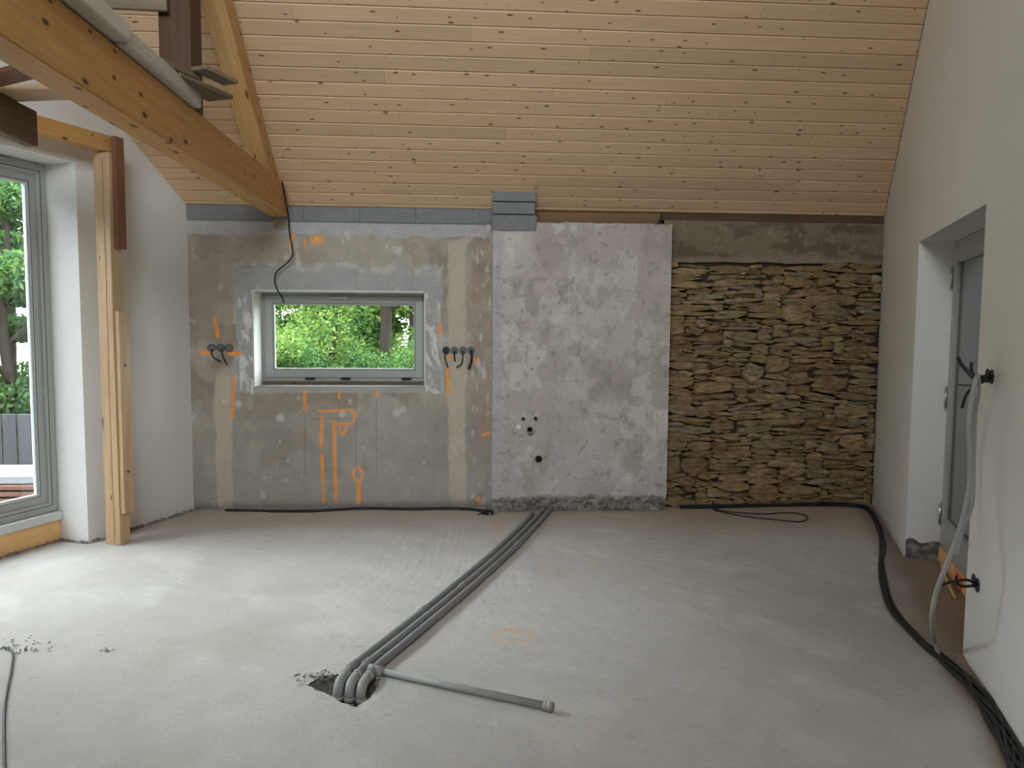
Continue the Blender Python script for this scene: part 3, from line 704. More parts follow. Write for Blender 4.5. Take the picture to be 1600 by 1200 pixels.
for r in range(-1, 27):
    q0 = max(Q0+r*PW, 0.006); q1 = Q0+(r+1)*PW; y_ = YB-q0/LQ
    js = sorted(joints.get(r, []))
    if not js: js = [random.uniform(xl(y_)+0.8, xr(y_)-0.8)]
    if len(js) == 1 and random.random() < 0.4:
        o_ = js[0]+random.choice([-1, 1])*random.uniform(2.0, 2.8)
        if xl(y_)+0.4 < o_ < xr(y_)-0.4: js = sorted(js+[o_])
    e = [None]+js+[None]
    for a, b in zip(e[:-1], e[1:]): board(a, b, q0, q1)
mb = MB(); mb.box((BX1-0.05, YB+0.005, 2.645), (R0[0]-0.01, YB+0.09, 2.72)); mb.build('dark_gap_strip', 'dark_wood', ceil)  # dark strip stands in for the shaded gap above the lintel

# ------------------------------------------------------------------ roof timbers
bt = timber('tie_beam', (-1.59, -1.6, 2.748), (-1.59, 6.86, 2.748), 0.152, 0.275, 'beam_wood', bevel=0.008, cut=(tuple(cp(0, 0, 0.002)), tuple(-nrm)))
tag(bt, 'long golden spruce tie beam running from the foreground to the back wall', 'beam')
rf0, rf1 = cp(-1.64, 0.5, 0.125), cp(-1.64, 5.2, 0.125)
rfm = tag(timber('principal_rafter', cp(-1.62, 0.40, 0.110), cp(-1.62, 5.2, 0.110), 0.15, 0.19, 'rafter_wood', bevel=0.006, upv=tuple(-nrm), cut=((0, 0, 2.888), (0, 0, -1))), 'yellow spruce rafter rising from the tie beam under the board ceiling', 'rafter')
tag(timber('roof_post', (-1.64, 4.70, 2.888), (-1.64, 4.70, roof(4.7)-0.22), 0.18, 0.185, 'brown_wood', upv=(0, 1, 0)), 'upright dark brown post standing on the tie beam', 'post')
tag(timber('scaffold_plank', (-1.545, 3.56, 2.935), (-1.545, 4.535, 2.932), 0.145, 0.088, 'grey_wood', bevel=0.01), 'weathered whitish plank on the tie beam, the end butting the brown post', 'plank')
tag(timber('scaffold_plank', (-1.53, 1.4, 2.935), (-1.53, 3.545, 2.938), 0.16, 0.080, 'grey_wood', bevel=0.008), 'weathered whitish plank on the tie beam, running out over the viewer', 'plank')
def gplank(xe, y0, y1, w, z, th, mat, label):
    """plank parallel to the gables whose right edge passes through xe=(x,y)"""
    e = np.array([xe[0], xe[1], 0.0]); a = e+G*((y0-e[1])/G[1])-NL*w/2; b = e+G*((y1-e[1])/G[1])-NL*w/2
    a[2] = b[2] = z+th/2
    return tag(timber('old_board', a, b, w, th, mat, bevel=0.003), label, 'board')
gplank((-1.414, 4.326), 3.98, 4.33, 0.17, 2.985, 0.03, 'old_wood', 'short old dark board lying across the whitish plank before the brown post')
gplank((-1.318, 4.576), 4.20, 4.59, 0.175, 2.962, 0.022, 'old_wood', 'old thin board sticking out furthest below the stacked offcuts by the brown post')
gplank((-1.270, 4.421), 4.23, 4.47, 0.10, 3.012, 0.022, 'old_wood', 'narrow grey offcut lying topmost on the boards by the brown post')
ob = hit(170, 12, (0, 1, 0), (0, 4.5, 0))
tag(timber('old_board', (-2.35, 4.46, 3.475), (-1.66, 4.56, 3.50), 0.03, 0.15, 'old_wood', bevel=0.004), 'grey weathered board nailed high up against the brown post', 'board')
# loft boards between the tie beam and the dark timber
def xplank(pa, pb, pc, z, th, mat, label):
    a, b, c_ = (np.array(hit(*q, (0, 0, 1), (0, 0, z))) for q in (pa, pb, pc)); d = (b-a)/np.linalg.norm(b-a); w = abs(np.cross(d[:2], (c_-a)[:2])); nv = np.array([-d[1], d[0], 0]);
    if (c_-a) @ nv < 0: nv = -nv
    a2 = a-d*0.25+nv*w/2; b2 = a-d*0.25+d*((-1.60-a[0])/d[0]+0.25)+nv*w/2; a2[2] = b2[2] = z+th/2
    return tag(timber('loft_plank', a2, b2, w, th, mat, bevel=0.004), label, 'plank')
xplank((0, 142), (75, 139), (16, 160), 2.886, 0.03, 'plank_wood', 'fresh pale loft plank across the beams, nearest the back wall')
xplank((0, 115), (20, 110), (0, 137), 2.886, 0.03, 'red_wood', 'reddish loft plank across the beams beside the fresh pale one')
tag(timber('old_joist', (-2.475, 1.2, 2.782), (-2.475, 4.655, 2.782), 0.075, 0.20, 'dark_wood', bevel=0.006), 'dark brown sawn joist ending in mid-air above the glazed door', 'joist')

# ------------------------------------------------------------------ prop beside the glazed door
pc = np.array([-2.562, 5.811, 0.0])                 # nearest foot corner
px_, py_ = -NL*0.14, G*0.10
root = empty('timber_prop', pc, 'rough sawn upright timber prop with boards screwed to its side', 'prop')
ctr = pc+px_/2+py_/2
timber('post', ctr+[0, 0, 0.0], ctr+[0, 0, 2.915], 0.10, 0.14, 'post_wood', root, bevel=0.004, upv=tuple(NL))
mb = MB(); crk = pc-NL*0.055-G*0.0012   # drying crack down the front face
prev = None; vs_ = []
for i in range(25):
    z_ = 0.02+2.85*i/24; o_ = crk+NL*0.008*(random.random()-0.5); vs_ += [o_-NL*0.0016+[0, 0, z_], o_+NL*0.0016+[0, 0, z_]]
mb.add(vs_, [(2*i, 2*i+1, 2*i+3, 2*i+2) for i in range(24)]); mb.build('drying_crack', 'black_void', root)
side = pc+NL*0.001
def sideboard(z0, z1, g0, w, th, mat):
    a = side+G*(g0+w/2)+NL*th/2; timber('side_board', a+[0, 0, z0], a+[0, 0, z1], th, w, mat, root, bevel=0.003, upv=tuple(G))
sideboard(0.245, 1.76, 0.012, 0.095, 0.04, 'post_wood'); sideboard(2.22, 3.03, 0.03, 0.085, 0.035, 'red_wood')
for zz in (0.56, 1.36): disc_obj('knot', side+G*0.055+NL*0.0395+[0, 0, zz], NL, 0.011, 'dark_wood', root, 12)
lb = pc+px_*0.5+py_*0.5
lin = tag(timber('prop_lintel', lb+G*0.05+[0, 0, 2.978], lb-G*3.6+[0, 0, 2.978], 0.10, 0.115, 'beam_wood', bevel=0.004), 'brown squared timber lying on the prop and running above the glazed door', 'beam')
tag(timber('timber_prop', lb-G*3.3, lb-G*3.3+[0, 0, 2.915], 0.10, 0.14, 'post_wood', bevel=0.004, upv=tuple(NL)), 'second timber prop nearer the viewer at the left wall', 'prop')

# ------------------------------------------------------------------ joinery
def frame_boxes(mb, P, t0, t1, z0, z1, o0, o1, wd):
    """rectangular frame in wall coordinates (t, o, z) with member width wd"""
    ex = lambda a, b, za, zb: mb.obox(P(a, o0, za), P(b, o0, za)-P(a, o0, za), P(a, o1, za)-P(a, o0, za), np.array([0, 0, zb-za]))
    ex(t0, t0+wd, z0, z1); ex(t1-wd, t1, z0, z1); ex(t0+wd, t1-wd, z0, z0+wd); ex(t0+wd, t1-wd, z1-wd, z1)
def groove_line(P, t0, t1, z0, z1, o, parent, w=0.004):
    mb = MB(); frame_boxes(mb, P, t0, t1, z0, z1, o-0.0015, o+0.004, w); mb.build('groove_line', 'socket_grey', parent)  # thin dark strips drawn as the shade in the frame grooves
def glazed_door(name, P, t0, t1, zsill, ztop, o, label):
    root = empty(name, P((t0+t1)/2, o, 0.0), label, 'door'); root['kind'] = 'structure'
    mb = MB(); frame_boxes(mb, P, t0+0.004, t1-0.004, zsill, ztop-0.004, o, o+0.085, 0.075); mb.build('door_frame', 'grey_frame', root, bevel=0.003)
    mb = MB(); mb.obox(P(t0+0.004, o-0.045, zsill-0.065), P(t1-0.004, o, zsill)-P(t0+0.004, o, zsill), P(t0, o+0.085, zsill)-P(t0, o-0.045, zsill), np.array([0, 0, 0.063])); mb.build('sill', 'bead', root, bevel=0.004)
    mid = (t0+t1)/2
    for a, b in ((t0+0.055, t1-0.055),):
        s = MB(); frame_boxes(s, P, a, b, zsill+0.05, ztop-0.055, o+0.016, o+0.075, 0.085); sash = s.build('sash', 'grey_frame', root, bevel=0.003)
        g_ = MB(); frame_boxes(g_, P, a+0.083, b-0.083, zsill+0.133, ztop-0.138, o+0.03, o+0.06, 0.018); g_.build('glazing_bead', 'bead', sash, bevel=0.002)
        groove_line(P, a-0.003, b+0.003, zsill+0.047, ztop-0.052, o, sash, 0.005); groove_line(P, a+0.080, b-0.080, zsill+0.130, ztop-0.135, o+0.016, sash, 0.004)
        p_ = MB(); p_.obox(P(a+0.09, o+0.042, zsill+0.14), P(b-0.09, o, 0)-P(a+0.09, o, 0), P(0, o+0.008, 0)-P(0, o, 0), np.array([0, 0, ztop-zsill-0.285])); p_.build('pane', 'pane_glass', sash)
    b_ = MB(); b_.obox(P(t0+0.006, o-0.02, 0.012), P(t1-0.006, o, 0)-P(t0+0.006, o, 0), P(0, o+0.07, 0)-P(0, o-0.02, 0), np.array([0, 0, zsill-0.08])); b_.build('insulation_board', 'orange_board', root, bevel=0.002)
    return root
glazed_door('door_1', LW, D1a, D1b, 0.235, DZ-0.01, 0.285, 'tall grey framed glazed door at the left with an orange board under its sill')
glazed_door('door_2', LW, D2a, D2b, 0.235, DZ-0.01, 0.285, 'second glazed door in the left wall, nearer the viewer')
# recessed door in the right wall
OD = 0.225
root = empty('door_3', RW((E0+E1)/2, OD, 0.0), 'grey framed door with frosted glass set deep in the right wall', 'door'); root['kind'] = 'structure'
zs = 0.115
mb = MB(); frame_boxes(mb, RW, E0+0.002, E1-0.002, zs, EZ-0.004, OD, OD+0.08, 0.062); mb.build('door_frame', 'grey_frame', root, bevel=0.003)
mb = MB()
a, b, z0, z1 = E0+0.058, E1-0.058, zs+0.05, EZ-0.06; o0, o1 = OD-0.012, OD+0.055
ex = lambda ta, tb, za, zb: mb.obox(RW(ta, o0, za), RW(tb, 0, 0)-RW(ta, 0, 0), NL*(o1-o0), np.array([0, 0, zb-za]))
ex(a, a+0.082, z0, z1); ex(b-0.082, b, z0, z1); ex(a+0.082, b-0.082, z0, z0+0.17); ex(a+0.082, b-0.082, z1-0.085, z1)
leaf = mb.build('door_leaf', 'grey_frame', root, bevel=0.003)
mb = MB(); frame_boxes(mb, RW, a+0.08, b-0.08, z0+0.168, z1-0.083, OD-0.004, OD+0.03, 0.014); mb.build('glazing_bead', 'grey_frame', leaf, bevel=0.002)
mb = MB(); mb.obox(RW(a+0.085, OD+0.012, z0+0.172), RW(b-0.085, 0, 0)-RW(a+0.085, 0, 0), NL*0.008, np.array([0, 0, z1-z0-0.26])); mb.build('pane', 'dark_glass', leaf)
for zz in (2.03, 1.19, 0.36):
    v, f = tube([RW(E0+0.052, OD-0.02, zz-0.075), RW(E0+0.052, OD-0.02, zz+0.075)], 0.009, 10); put('hinge', mesh(v, f, True), 'steel', root)
mb = MB(); mb.obox(RW(E0+0.004, OD-0.01, 0.005), RW(E1-0.004, 0, 0)-RW(E0+0.004, 0, 0), NL*0.07, np.array([0, 0, zs-0.008])); ib = mb.build('insulation_board', 'orange_board', root, bevel=0.002)
mb = MB(); mb.obox(RW(E0+0.55, OD-0.013, 0.012), RW(E0+0.72, 0, 0)-RW(E0+0.55, 0, 0), NL*0.003, np.array([0, 0, 0.09])); mb.build('red_patch', 'orange_red', ib)
tag(tube_obj('folding_rule', smooth_path([RW(E0+0.25, 0.19, 0.045), RW(E0+0.5, 0.17, 0.02), RW(E0+0.85, 0.15, 0.012)], 4), 0.009, 'yellow_tape', seg=4), 'thin yellow strip lying along the foot of the recessed door', 'strip')
# unseen closed box added behind that door to keep its glass dark
mb = MB(); H0, H1 = E0-0.25, E1+0.25
for (ta, tb, oa, ob_, za, zb) in ((H0, H0+0.05, 0.45, 2.2, -0.05, 2.5), (H1-0.05, H1, 0.45, 2.2, -0.05, 2.5), (H0, H1, 2.2, 2.25, -0.05, 2.5), (H0, H1, 0.45, 2.25, 2.5, 2.55), (H0, H1, 0.30, 2.25, -0.1, -0.05)):
    mb.obox(RW(ta, oa, za), RW(tb, 0, 0)-RW(ta, 0, 0), NL*(ob_-oa), np.array([0, 0, zb-za]))
tag(mb.build('wall_dark_box', 'white_plaster'), 'closed box added behind the frosted door to keep daylight out', 'wall', kind='structure')
# window in the back wall
WP = lambda t, o, z: np.array([t, YB+o, z])
root = empty('window_1', (-1.09, YB+0.30, WZ0), 'wide grey framed hopper window looking out on the trees', 'window'); root['kind'] = 'structure'
mb = MB(); frame_boxes(mb, WP, WX0+0.003, WX1-0.003, WZ0+0.03, WZ1-0.013, 0.295, 0.37, 0.062); mb.build('window_frame', 'grey_frame', root, bevel=0.003)
mb = MB(); frame_boxes(mb, WP, WX0+0.040, WX1-0.040, WZ0+0.067, WZ1-0.040, 0.282, 0.350, 0.075); sash = mb.build('sash', 'grey_frame', root, bevel=0.003)
mb = MB(); frame_boxes(mb, WP, WX0+0.112, WX1-0.112, WZ0+0.140, WZ1-0.113, 0.290, 0.330, 0.013); mb.build('glazing_bead', 'grey_frame', sash, bevel=0.002)
groove_line(WP, WX0+0.037, WX1-0.037, WZ0+0.064, WZ1-0.037, 0.295, sash, 0.005); groove_line(WP, WX0+0.108, WX1-0.108, WZ0+0.136, WZ1-0.109, 0.282, sash, 0.004)
mb = MB(); mb.box((WX0+0.118, YB+0.305, WZ0+0.146), (WX1-0.118, YB+0.313, WZ1-0.119)); mb.build('pane', 'pane_glass', sash)
mb = MB(); mb.box((WX0+0.003, YB+0.285, WZ0+0.004), (WX1-0.003, YB+0.37, WZ0+0.03)); mb.build('bottom_rail', 'old_wood', root, bevel=0.002)
for px in (485, 540, 635):
    xx = bw(px, 595, -0.285)[0]; mb = MB(); mb.box((xx-0.045, YB+0.272, WZ0+0.046), (xx+0.045, YB+0.296, WZ0+0.068)); mb.build('hinge_cover', 'black_rubber', root, bevel=0.003)
mb = MB(); hx = bw(540, 464, -0.28)[0]; mb.box((hx-0.02, YB+0.268, 1.905), (hx+0.02, YB+0.285, 1.94)); mb.build('handle_plate', 'steel', sash, bevel=0.003)
tube_obj('handle', smooth_path([(hx, YB+0.275, 1.925), (hx, YB+0.235, 1.925), (hx-0.03, YB+0.225, 1.923), (hx-0.14, YB+0.228, 1.918)], 4), 0.008, 'steel', sash)

DX0, DX1 = SKX[0]; DZ0, DZ1 = roof(SKY0)+0.02, roof(SKY1)+0.02       # unseen dormer added behind the viewer to brighten back wall and ceiling
mb = MB(); mb.box((DX0-0.15, SKY0-0.25, DZ1), (DX1+0.15, SKY1+0.15, DZ1+0.2))
for xa, xb in ((DX0-0.12, DX0), (DX1, DX1+0.12)):
    mb.add([(xa, SKY0, DZ0-0.02), (xb, SKY0, DZ0-0.02), (xb, SKY1, DZ1-0.02), (xa, SKY1, DZ1-0.02), (xa, SKY0, DZ1), (xb, SKY0, DZ1)], [(0, 1, 2, 3), (0, 3, 4), (1, 5, 2), (0, 4, 5, 1), (3, 2, 5, 4)])
tag(mb.build('wall_added_dormer', 'white_plaster'), 'white cheeks and flat top of the dormer added behind the viewer for light', 'wall', kind='structure')
FP = lambda t, o, z: np.array([t, SKY0-o, z])
root = empty('window_added', ((DX0+DX1)/2, SKY0, DZ0), 'wide dormer window added above and behind the viewer for light', 'window'); root['kind'] = 'structure'
mb = MB(); frame_boxes(mb, FP, DX0, DX1, DZ0, DZ1, 0.0, 0.07, 0.08); mb.build('window_frame', 'grey_frame', root)
mb = MB(); mb.box((DX0+0.07, SKY0-0.04, DZ0+0.07), (DX1-0.07, SKY0-0.03, DZ1-0.07)); mb.build('pane', 'pane_glass', root)

# ------------------------------------------------------------------ drain pipes on the floor
def fz(p, z): q = np.array(p, float); q[2] = z; return q
RP = 0.021; pp = [fz(fl(*p), 0.026) for p in [(552, 1071), (575, 1045), (630, 1000), (707, 936), (785, 867), (836, 815), (855, 793)]]
pp = smooth_path(pp, 5)
def offset(path, d):
    o = []
    for i, p in enumerate(path):
        t = path[min(i+1, len(path)-1)]-path[max(i-1, 0)]; t = t/np.linalg.norm(t); o.append(p+d*np.array([t[1], -t[0], 0]))
    return o
def drain(offs, cut, label, joints_, tail=None):
    path = offset(pp, offs)[:cut]; root = empty('drain_pipe', fz(path[0], 0), label, 'pipe', 'grey drain pipes across the floor')
    s = path[0]; t = path[1]-path[0]; t /= np.linalg.norm(t); R_ = 0.045; arc = []
    for k_ in range(7):
        q = math.pi/2*k_/6; arc.append(s-t*R_*math.sin(q)+np.array([0, 0, -R_*(1-math.cos(q))]))
    tube_obj('elbow', [s+t*0.05, s+t*0.012]+arc+[arc[-1]+[0, 0, -0.03]], 0.0238, 'fitting_grey', root, 14)
    tube_obj('collar', [s+t*0.035, s+t*0.06], 0.0268, 'fitting_grey', root, 14); tube_obj('collar', [arc[-1]+[0, 0, -0.012], arc[-1]+[0, 0, -0.034]], 0.0268, 'fitting_grey', root, 14)
    tube_obj('downpipe', [arc[-1]+[0, 0, -0.02], arc[-1]+[0, 0, -0.16]], RP, 'fitting_grey', root, 14)
    full = [s+t*0.03]+path[1:]+(tail or [])
    tube_obj('tube', full, RP, 'pipe_grey', root, 14)
    for j in joints_:
        i = min(max(1, int(j*(len(path)-1))), len(path)-2); d_ = path[i+1]-path[i]; d_ /= np.linalg.norm(d_)
        tube_obj('sleeve', [path[i]-d_*0.035, path[i]-d_*0.03, path[i]+d_*0.03, path[i]+d_*0.035], [RP+0.001, 0.0255, 0.0255, RP+0.001], 'pipe_grey', root, 14)
    return root, path
SP = 0.056
drain(-SP, len(pp)-4, 'left one of three parallel grey drain pipes, ending short of the wall', (0.19, 0.53))
drain(0, len(pp), 'middle one of three parallel grey drain pipes on the floor', (0.17, 0.56), None)
r3, p3 = drain(SP, len(pp), 'right one of three parallel grey drain pipes, with the side branch', (0.12, 0.70), None)
tj = p3[3]; bend = fl(860, 1112); bend = fz(bend, 0.022); st = fz(fl(590, 1056), 0.026)
tube_obj('tee', [st-(bend-st)/np.linalg.norm(bend-st)*0.045, st+(bend-st)/np.linalg.norm(bend-st)*0.03], 0.024, 'fitting_grey', r3, 14)
bp = empty('branch_pipe', fz(st, 0), 'thin light grey branch pipe lying alone across the floor', 'pipe'); dv = (bend-st)/np.linalg.norm(bend-st)
tube_obj('tube', [st+dv*0.02, bend], 0.0165, 'fitting_grey', bp, 14); tube_obj('socket', [bend-dv*0.03, bend-dv*0.004], 0.0205, 'fitting_grey', bp, 14); tube_obj('socket_lip', [bend-dv*0.012, bend+dv*0.012], 0.0215, 'fitting_grey', bp, 14)

# ------------------------------------------------------------------ cables
def cable(pts, r, label, group=None, name='cable', mat='black_rubber', n_=6, seg=7):
    return tag(tube_obj(name, smooth_path(pts, n_), r, mat, seg=seg), label, 'cable', group)
pl = [fl(*p, 0.012) for p in [(352, 797), (420, 798), (480, 798), (530, 796), (570, 794), (640, 795), (715, 794), (752, 797), (768, 799)]]
for p in pl: p[1] = min(p[1], YB-0.03)
cable([fz(p, 0.012) for p in pl], 0.011, 'black cable along the foot of the wall under the window')
cable([fz(p+np.array([0.02*math.sin(i*2.1), -0.014, 0]), 0.010) for i, p in enumerate(pl[1:])], 0.009, 'thinner second cable along the foot of the wall under the window')
path = [fl(*p, 0.02) for p in [(1062, 791), (1120, 791), (1190, 789)]]+[np.array([3.05, 6.865, 0.02]), np.array([3.38, 6.87, 0.03]), np.array([3.66, 6.83, 0.02]), np.array([3.74, 6.66, 0.02])]+[fl(*p, 0.02) for p in [(1373, 822), (1379, 850), (1376, 885), (1384, 925), (1402, 962), (1440, 1000), (1468, 1025), (1500, 1052), (1530, 1085), (1560, 1132), (1585, 1182), (1603, 1225)]]+[np.array([1.88, 2.15, 0.02]), np.array([1.62, 1.5, 0.02])]
for i in range(8):
    pts = []
    for j, p in enumerate(path):
        t = path[min(j+1, len(path)-1)]-path[max(j-1, 0)]; t /= np.linalg.norm(t); lat = np.array([t[1], -t[0], 0]); wide = 0.016+0.018*(j > 13)
        pts.append(fz(p+lat*(wide*math.sin(i*2.4+j*1.15)+0.006*random.uniform(-1, 1)), 0.010+0.012*(1+math.sin(i*1.7+j*0.9))*0.5+0.004*(i % 3)))
    if i in (5, 6): pts = pts[7:]
    if i == 7: pts = pts[12:]
    cable(pts, 0.0075 if i % 3 else 0.0095, 'black cable in the bundle running along the stone wall and the right wall', 'cables bundled along the right wall')
cable([fl(*p, 0.008) for p in [(1112, 794), (1135, 799), (1190, 803), (1225, 801), (1252, 803), (1262, 809), (1250, 815), (1215, 812), (1160, 806), (1115, 797)]], 0.0055, 'loose loop of thin black cable on the floor before the stone wall')
cable([fl(*p, 0.012) for p in [(14, 1012), (20, 1022), (17, 1048), (9, 1090), (6, 1130), (7, 1200), (9, 1260)]], 0.0052, 'thin black cable rising out of the floor near the glazed door')
hb = [(-1.500, 6.60, 2.86), (-1.500, 6.74, 2.68), (-1.497, 6.80, 2.585)]+[bw(*p, 0.10) for p in [(452, 362), (456, 384), (457, 400), (446, 413), (433, 424), (429, 437), (433, 452), (440, 463), (444, 474)]]
cable(hb, 0.0065, 'thin black cable dangling from the tie beam before the window')
# flush boxes and their tails on the back wall
def socket_box(px, py, label, group, mat='socket_grey', o=0.0):
    c_ = bw(px, py); c_[1] = YB-0.002; root = empty('socket_box', c_, label, 'socket box', group)
    ring_obj('rim', c_+[0, 0.02, 0], (0, -1, 0), 0.034, 0.030, 0.032, mat, root); disc_obj('back', c_+[0, -0.004, 0], (0, -1, 0), 0.031, 'box_face' if mat == 'socket_grey' else mat, root)
    return c_
for i, (px, lab, tail) in enumerate(((331, 'leftmost of the three round boxes left of the window', [(331, 552), (333, 558), (340, 562), (344, 564)]), (345, 'middle one of the three round boxes left of the window', [(347, 550), (348, 556), (351, 563), (355, 570)]), (358, 'rightmost of the three round boxes left of the window', None))):
    socket_box(px, 543.5, lab, 'flush boxes left of the window')
    if tail: cable([bw(px, 544, 0.0)]+[bw(*p, 0.035) for p in tail], 0.0062, ('curled', 'straight')[i]+' black cable tail hanging from the boxes left of the window', name='cable_tail', n_=4)
for i, (px, lab, tail, r_) in enumerate(((697, 'first of the four round boxes right of the window, blackest', [(695, 555), (696, 563), (700, 574)], 0.006), (710, 'second of the four round boxes right of the window', [(710, 556), (711, 564)], 0.007), (723, 'third of the four round boxes right of the window', [(723, 556), (721, 568), (713, 574)], 0.006), (736, 'fourth of the four round boxes right of the window', [(737, 556), (736, 566), (732, 577)], 0.011))):
    socket_box(px, 547.5, lab, 'flush boxes right of the window', 'black_rubber' if i == 0 else 'socket_grey')
    cable([bw(px, 547, 0.0)]+[bw(*p, 0.035) for p in tail], r_, ('first', 'short second', 'bent third', 'thick fourth')[i]+' black cable tail under the boxes right of the window', name='cable_tail', n_=4)
# plumbing outlets on the breast
bb = lambda px, py, o=0.0: bw(px, py, 0.17+o)
def stub(px, py, r0, r1, depth, mat, label, name='pipe_stub'):
    c_ = bb(px, py); root = empty(name, c_, label, 'pipe stub'); ring_obj('pipe_wall', c_+[0, 0.012, 0], (0, -1, 0), r0, r1, depth+0.012, mat, root)
    disc_obj('bore', c_+[0, -0.006, 0], (0, -1, 0), r1*1.01, 'black_void', root, depth=0.004); return root  # black disc stands in for the shade inside the pipe
stub(827, 670, 0.029, 0.024, 0.075, 'fitting_grey', 'grey drain stub sticking out of the chimney breast')
stub(817.5, 654.5, 0.018, 0.013, 0.015, 'rough_masonry', 'small left water outlet in the chimney breast', 'water_outlet')
stub(836.5, 653.5, 0.019, 0.014, 0.03, 'rough_masonry', 'small right water outlet in the chimney breast', 'water_outlet')
c_ = bb(810, 666.5); tag(disc_obj('white_cap', c_+[0, 0.003, 0], (0, -1, 0), 0.021, 'white_plastic', depth=0.02), 'round white plastic cap on the chimney breast beside the drain stub', 'cap')
c_ = bb(841.5, 717); rt_ = empty('wall_hole', c_, 'dark round hole low in the chimney breast', 'hole'); ring_obj('hole_rim', c_+[0, 0.01, 0], (0, -1, 0), 0.036, 0.031, 0.024, 'rough_masonry', rt_); disc_obj('hole_dark_disc', c_+[0, -0.004, 0], (0, -1, 0), 0.0315, 'black_void', rt_, depth=0.006)  # black disc on the face stands in for the hole's inner shade
# wall outlets on the right wall
def rbox(px, py, label, n_=2):
    c_ = rwp(px, py); root = empty('wall_box', c_, label, 'socket box')
    for i in range(n_):
        p = c_+G*(0.035-0.07*i); ring_obj('rim', p+NL*0.015, -NL, 0.034, 0.030, 0.02, 'black_rubber', root); disc_obj('back', p+NL*0.002, -NL, 0.031, 'socket_grey', root)
    return c_
c1 = rbox(1547, 588, 'pair of round black boxes high on the right wall beside the door recess'); c2 = rbox(1525, 911, 'pair of round black boxes low on the right wall beside the door recess')
def rtail(pts, r, label, mat='black_rubber', group=None): return cable([np.array(p) for p in pts], r, label, group, 'cable_tail', mat, 5)
on = lambda px, py, o: rwp(px, py, -o)
k1 = on(1524, 592, 0.10)
rtail([c1, on(1536, 592, 0.05), k1, on(1512, 580, 0.13), on(1503, 570, 0.15), on(1497, 559, 0.16)], 0.009, 'thick black cable tail pointing up and left from the high boxes')
rtail([c1+G*0.03, on(1534, 588, 0.06), on(1523, 588, 0.10), on(1518, 578, 0.11), on(1518, 566, 0.11)], 0.007, 'black cable tail pointing straight up from the high boxes')
rtail([c1, on(1535, 595, 0.05), on(1522, 602, 0.10), on(1510, 602, 0.13), on(1499, 601, 0.14)], 0.0055, 'thin dark grey cable tail pointing left from the high boxes', 'socket_grey')
rtail([c1-G*0.03, on(1537, 596, 0.05), on(1521, 605, 0.10), on(1510, 617, 0.12), on(1503, 637, 0.12)], 0.007, 'black cable tail bending down from the high boxes')
rtail([c2, on(1510, 906, 0.06), on(1492, 908, 0.10), on(1480, 911, 0.13), on(1469, 915, 0.15)], 0.007, 'longer black cable tail sticking out of the low boxes')
rtail([c2-G*0.03, on(1512, 916, 0.05), on(1500, 915, 0.08), on(1494, 908, 0.10), on(1494, 901, 0.11)], 0.007, 'shorter hooked black cable tail at the low boxes')
tag(tube_obj('conduit', smooth_path([on(1527, 587, 0.095), on(1524, 596, 0.12), on(1518, 625, 0.13), on(1514, 665, 0.14), on(1516, 720, 0.12), on(1513, 770, 0.12), on(1500, 825, 0.16), on(1480, 880, 0.22), on(1463, 925, 0.25), on(1456, 965, 0.25), fl(1460, 1000, 0.06), fl(1466, 1022, 0.03)], 6), 0.0108, 'conduit_grey', seg=10), 'light grey conduit sweeping from the high boxes down to the cable bundle', 'conduit')
tag(tube_obj('conduit', smooth_path([on(1529, 588, 0.085), on(1530, 610, 0.07), on(1524, 650, 0.05), on(1522, 720, 0.03), on(1520, 783, 0.03), on(1510, 815, 0.06), on(1500, 845, 0.10), on(1494, 868, 0.12)], 6), 0.0075, 'conduit_grey', seg=10), 'shorter grey conduit hanging close to the edge of the door recess', 'conduit')

# ------------------------------------------------------------------ outdoors
mb = MB(); mb.add([(-60, -40, -0.25), (60, -40, -0.25), (60, 70, -0.25), (-60, 70, -0.25)], [(0, 1, 2, 3)])
tag(mb.build('ground', 'grass'), 'grassy ground outside the house', 'ground', kind='structure')
mb = MB(); mb.box((-13, -6, -0.26), (-2.0, 9.6, -0.235)); tag(mb.build('terrace', 'gravel'), 'gravel terrace added outside the glazed doors to reflect daylight in', 'terrace', kind='structure')  # gravel added to throw neutral light in through the doors
def leaves(P, size, asp=0.5):
    n_ = len(P)
    a = rng.normal(size=(n_, 3)); a /= np.linalg.norm(a, axis=1)[:, None]; b = rng.normal(size=(n_, 3)); b -= a*(a*b).sum(1)[:, None]; b /= np.linalg.norm(b, axis=1)[:, None]
    s = size*(0.6+0.8*rng.random(n_))[:, None]; a = a*s; b = b*s*asp
    V = np.stack([P-a, P+b*0.9-a*0.1, P+a, P-b*0.9-a*0.1], 1).reshape(-1, 3)
    me = bpy.data.meshes.new('leaves'); me.vertices.add(len(V)); me.vertices.foreach_set('co', V.ravel().astype(np.float32))
    me.loops.add(len(V)); me.loops.foreach_set('vertex_index', np.arange(len(V), dtype=np.int32)); me.polygons.add(n_); me.polygons.foreach_set('loop_start', np.arange(0, len(V), 4, dtype=np.int32)); me.update(calc_edges=True)
    return me
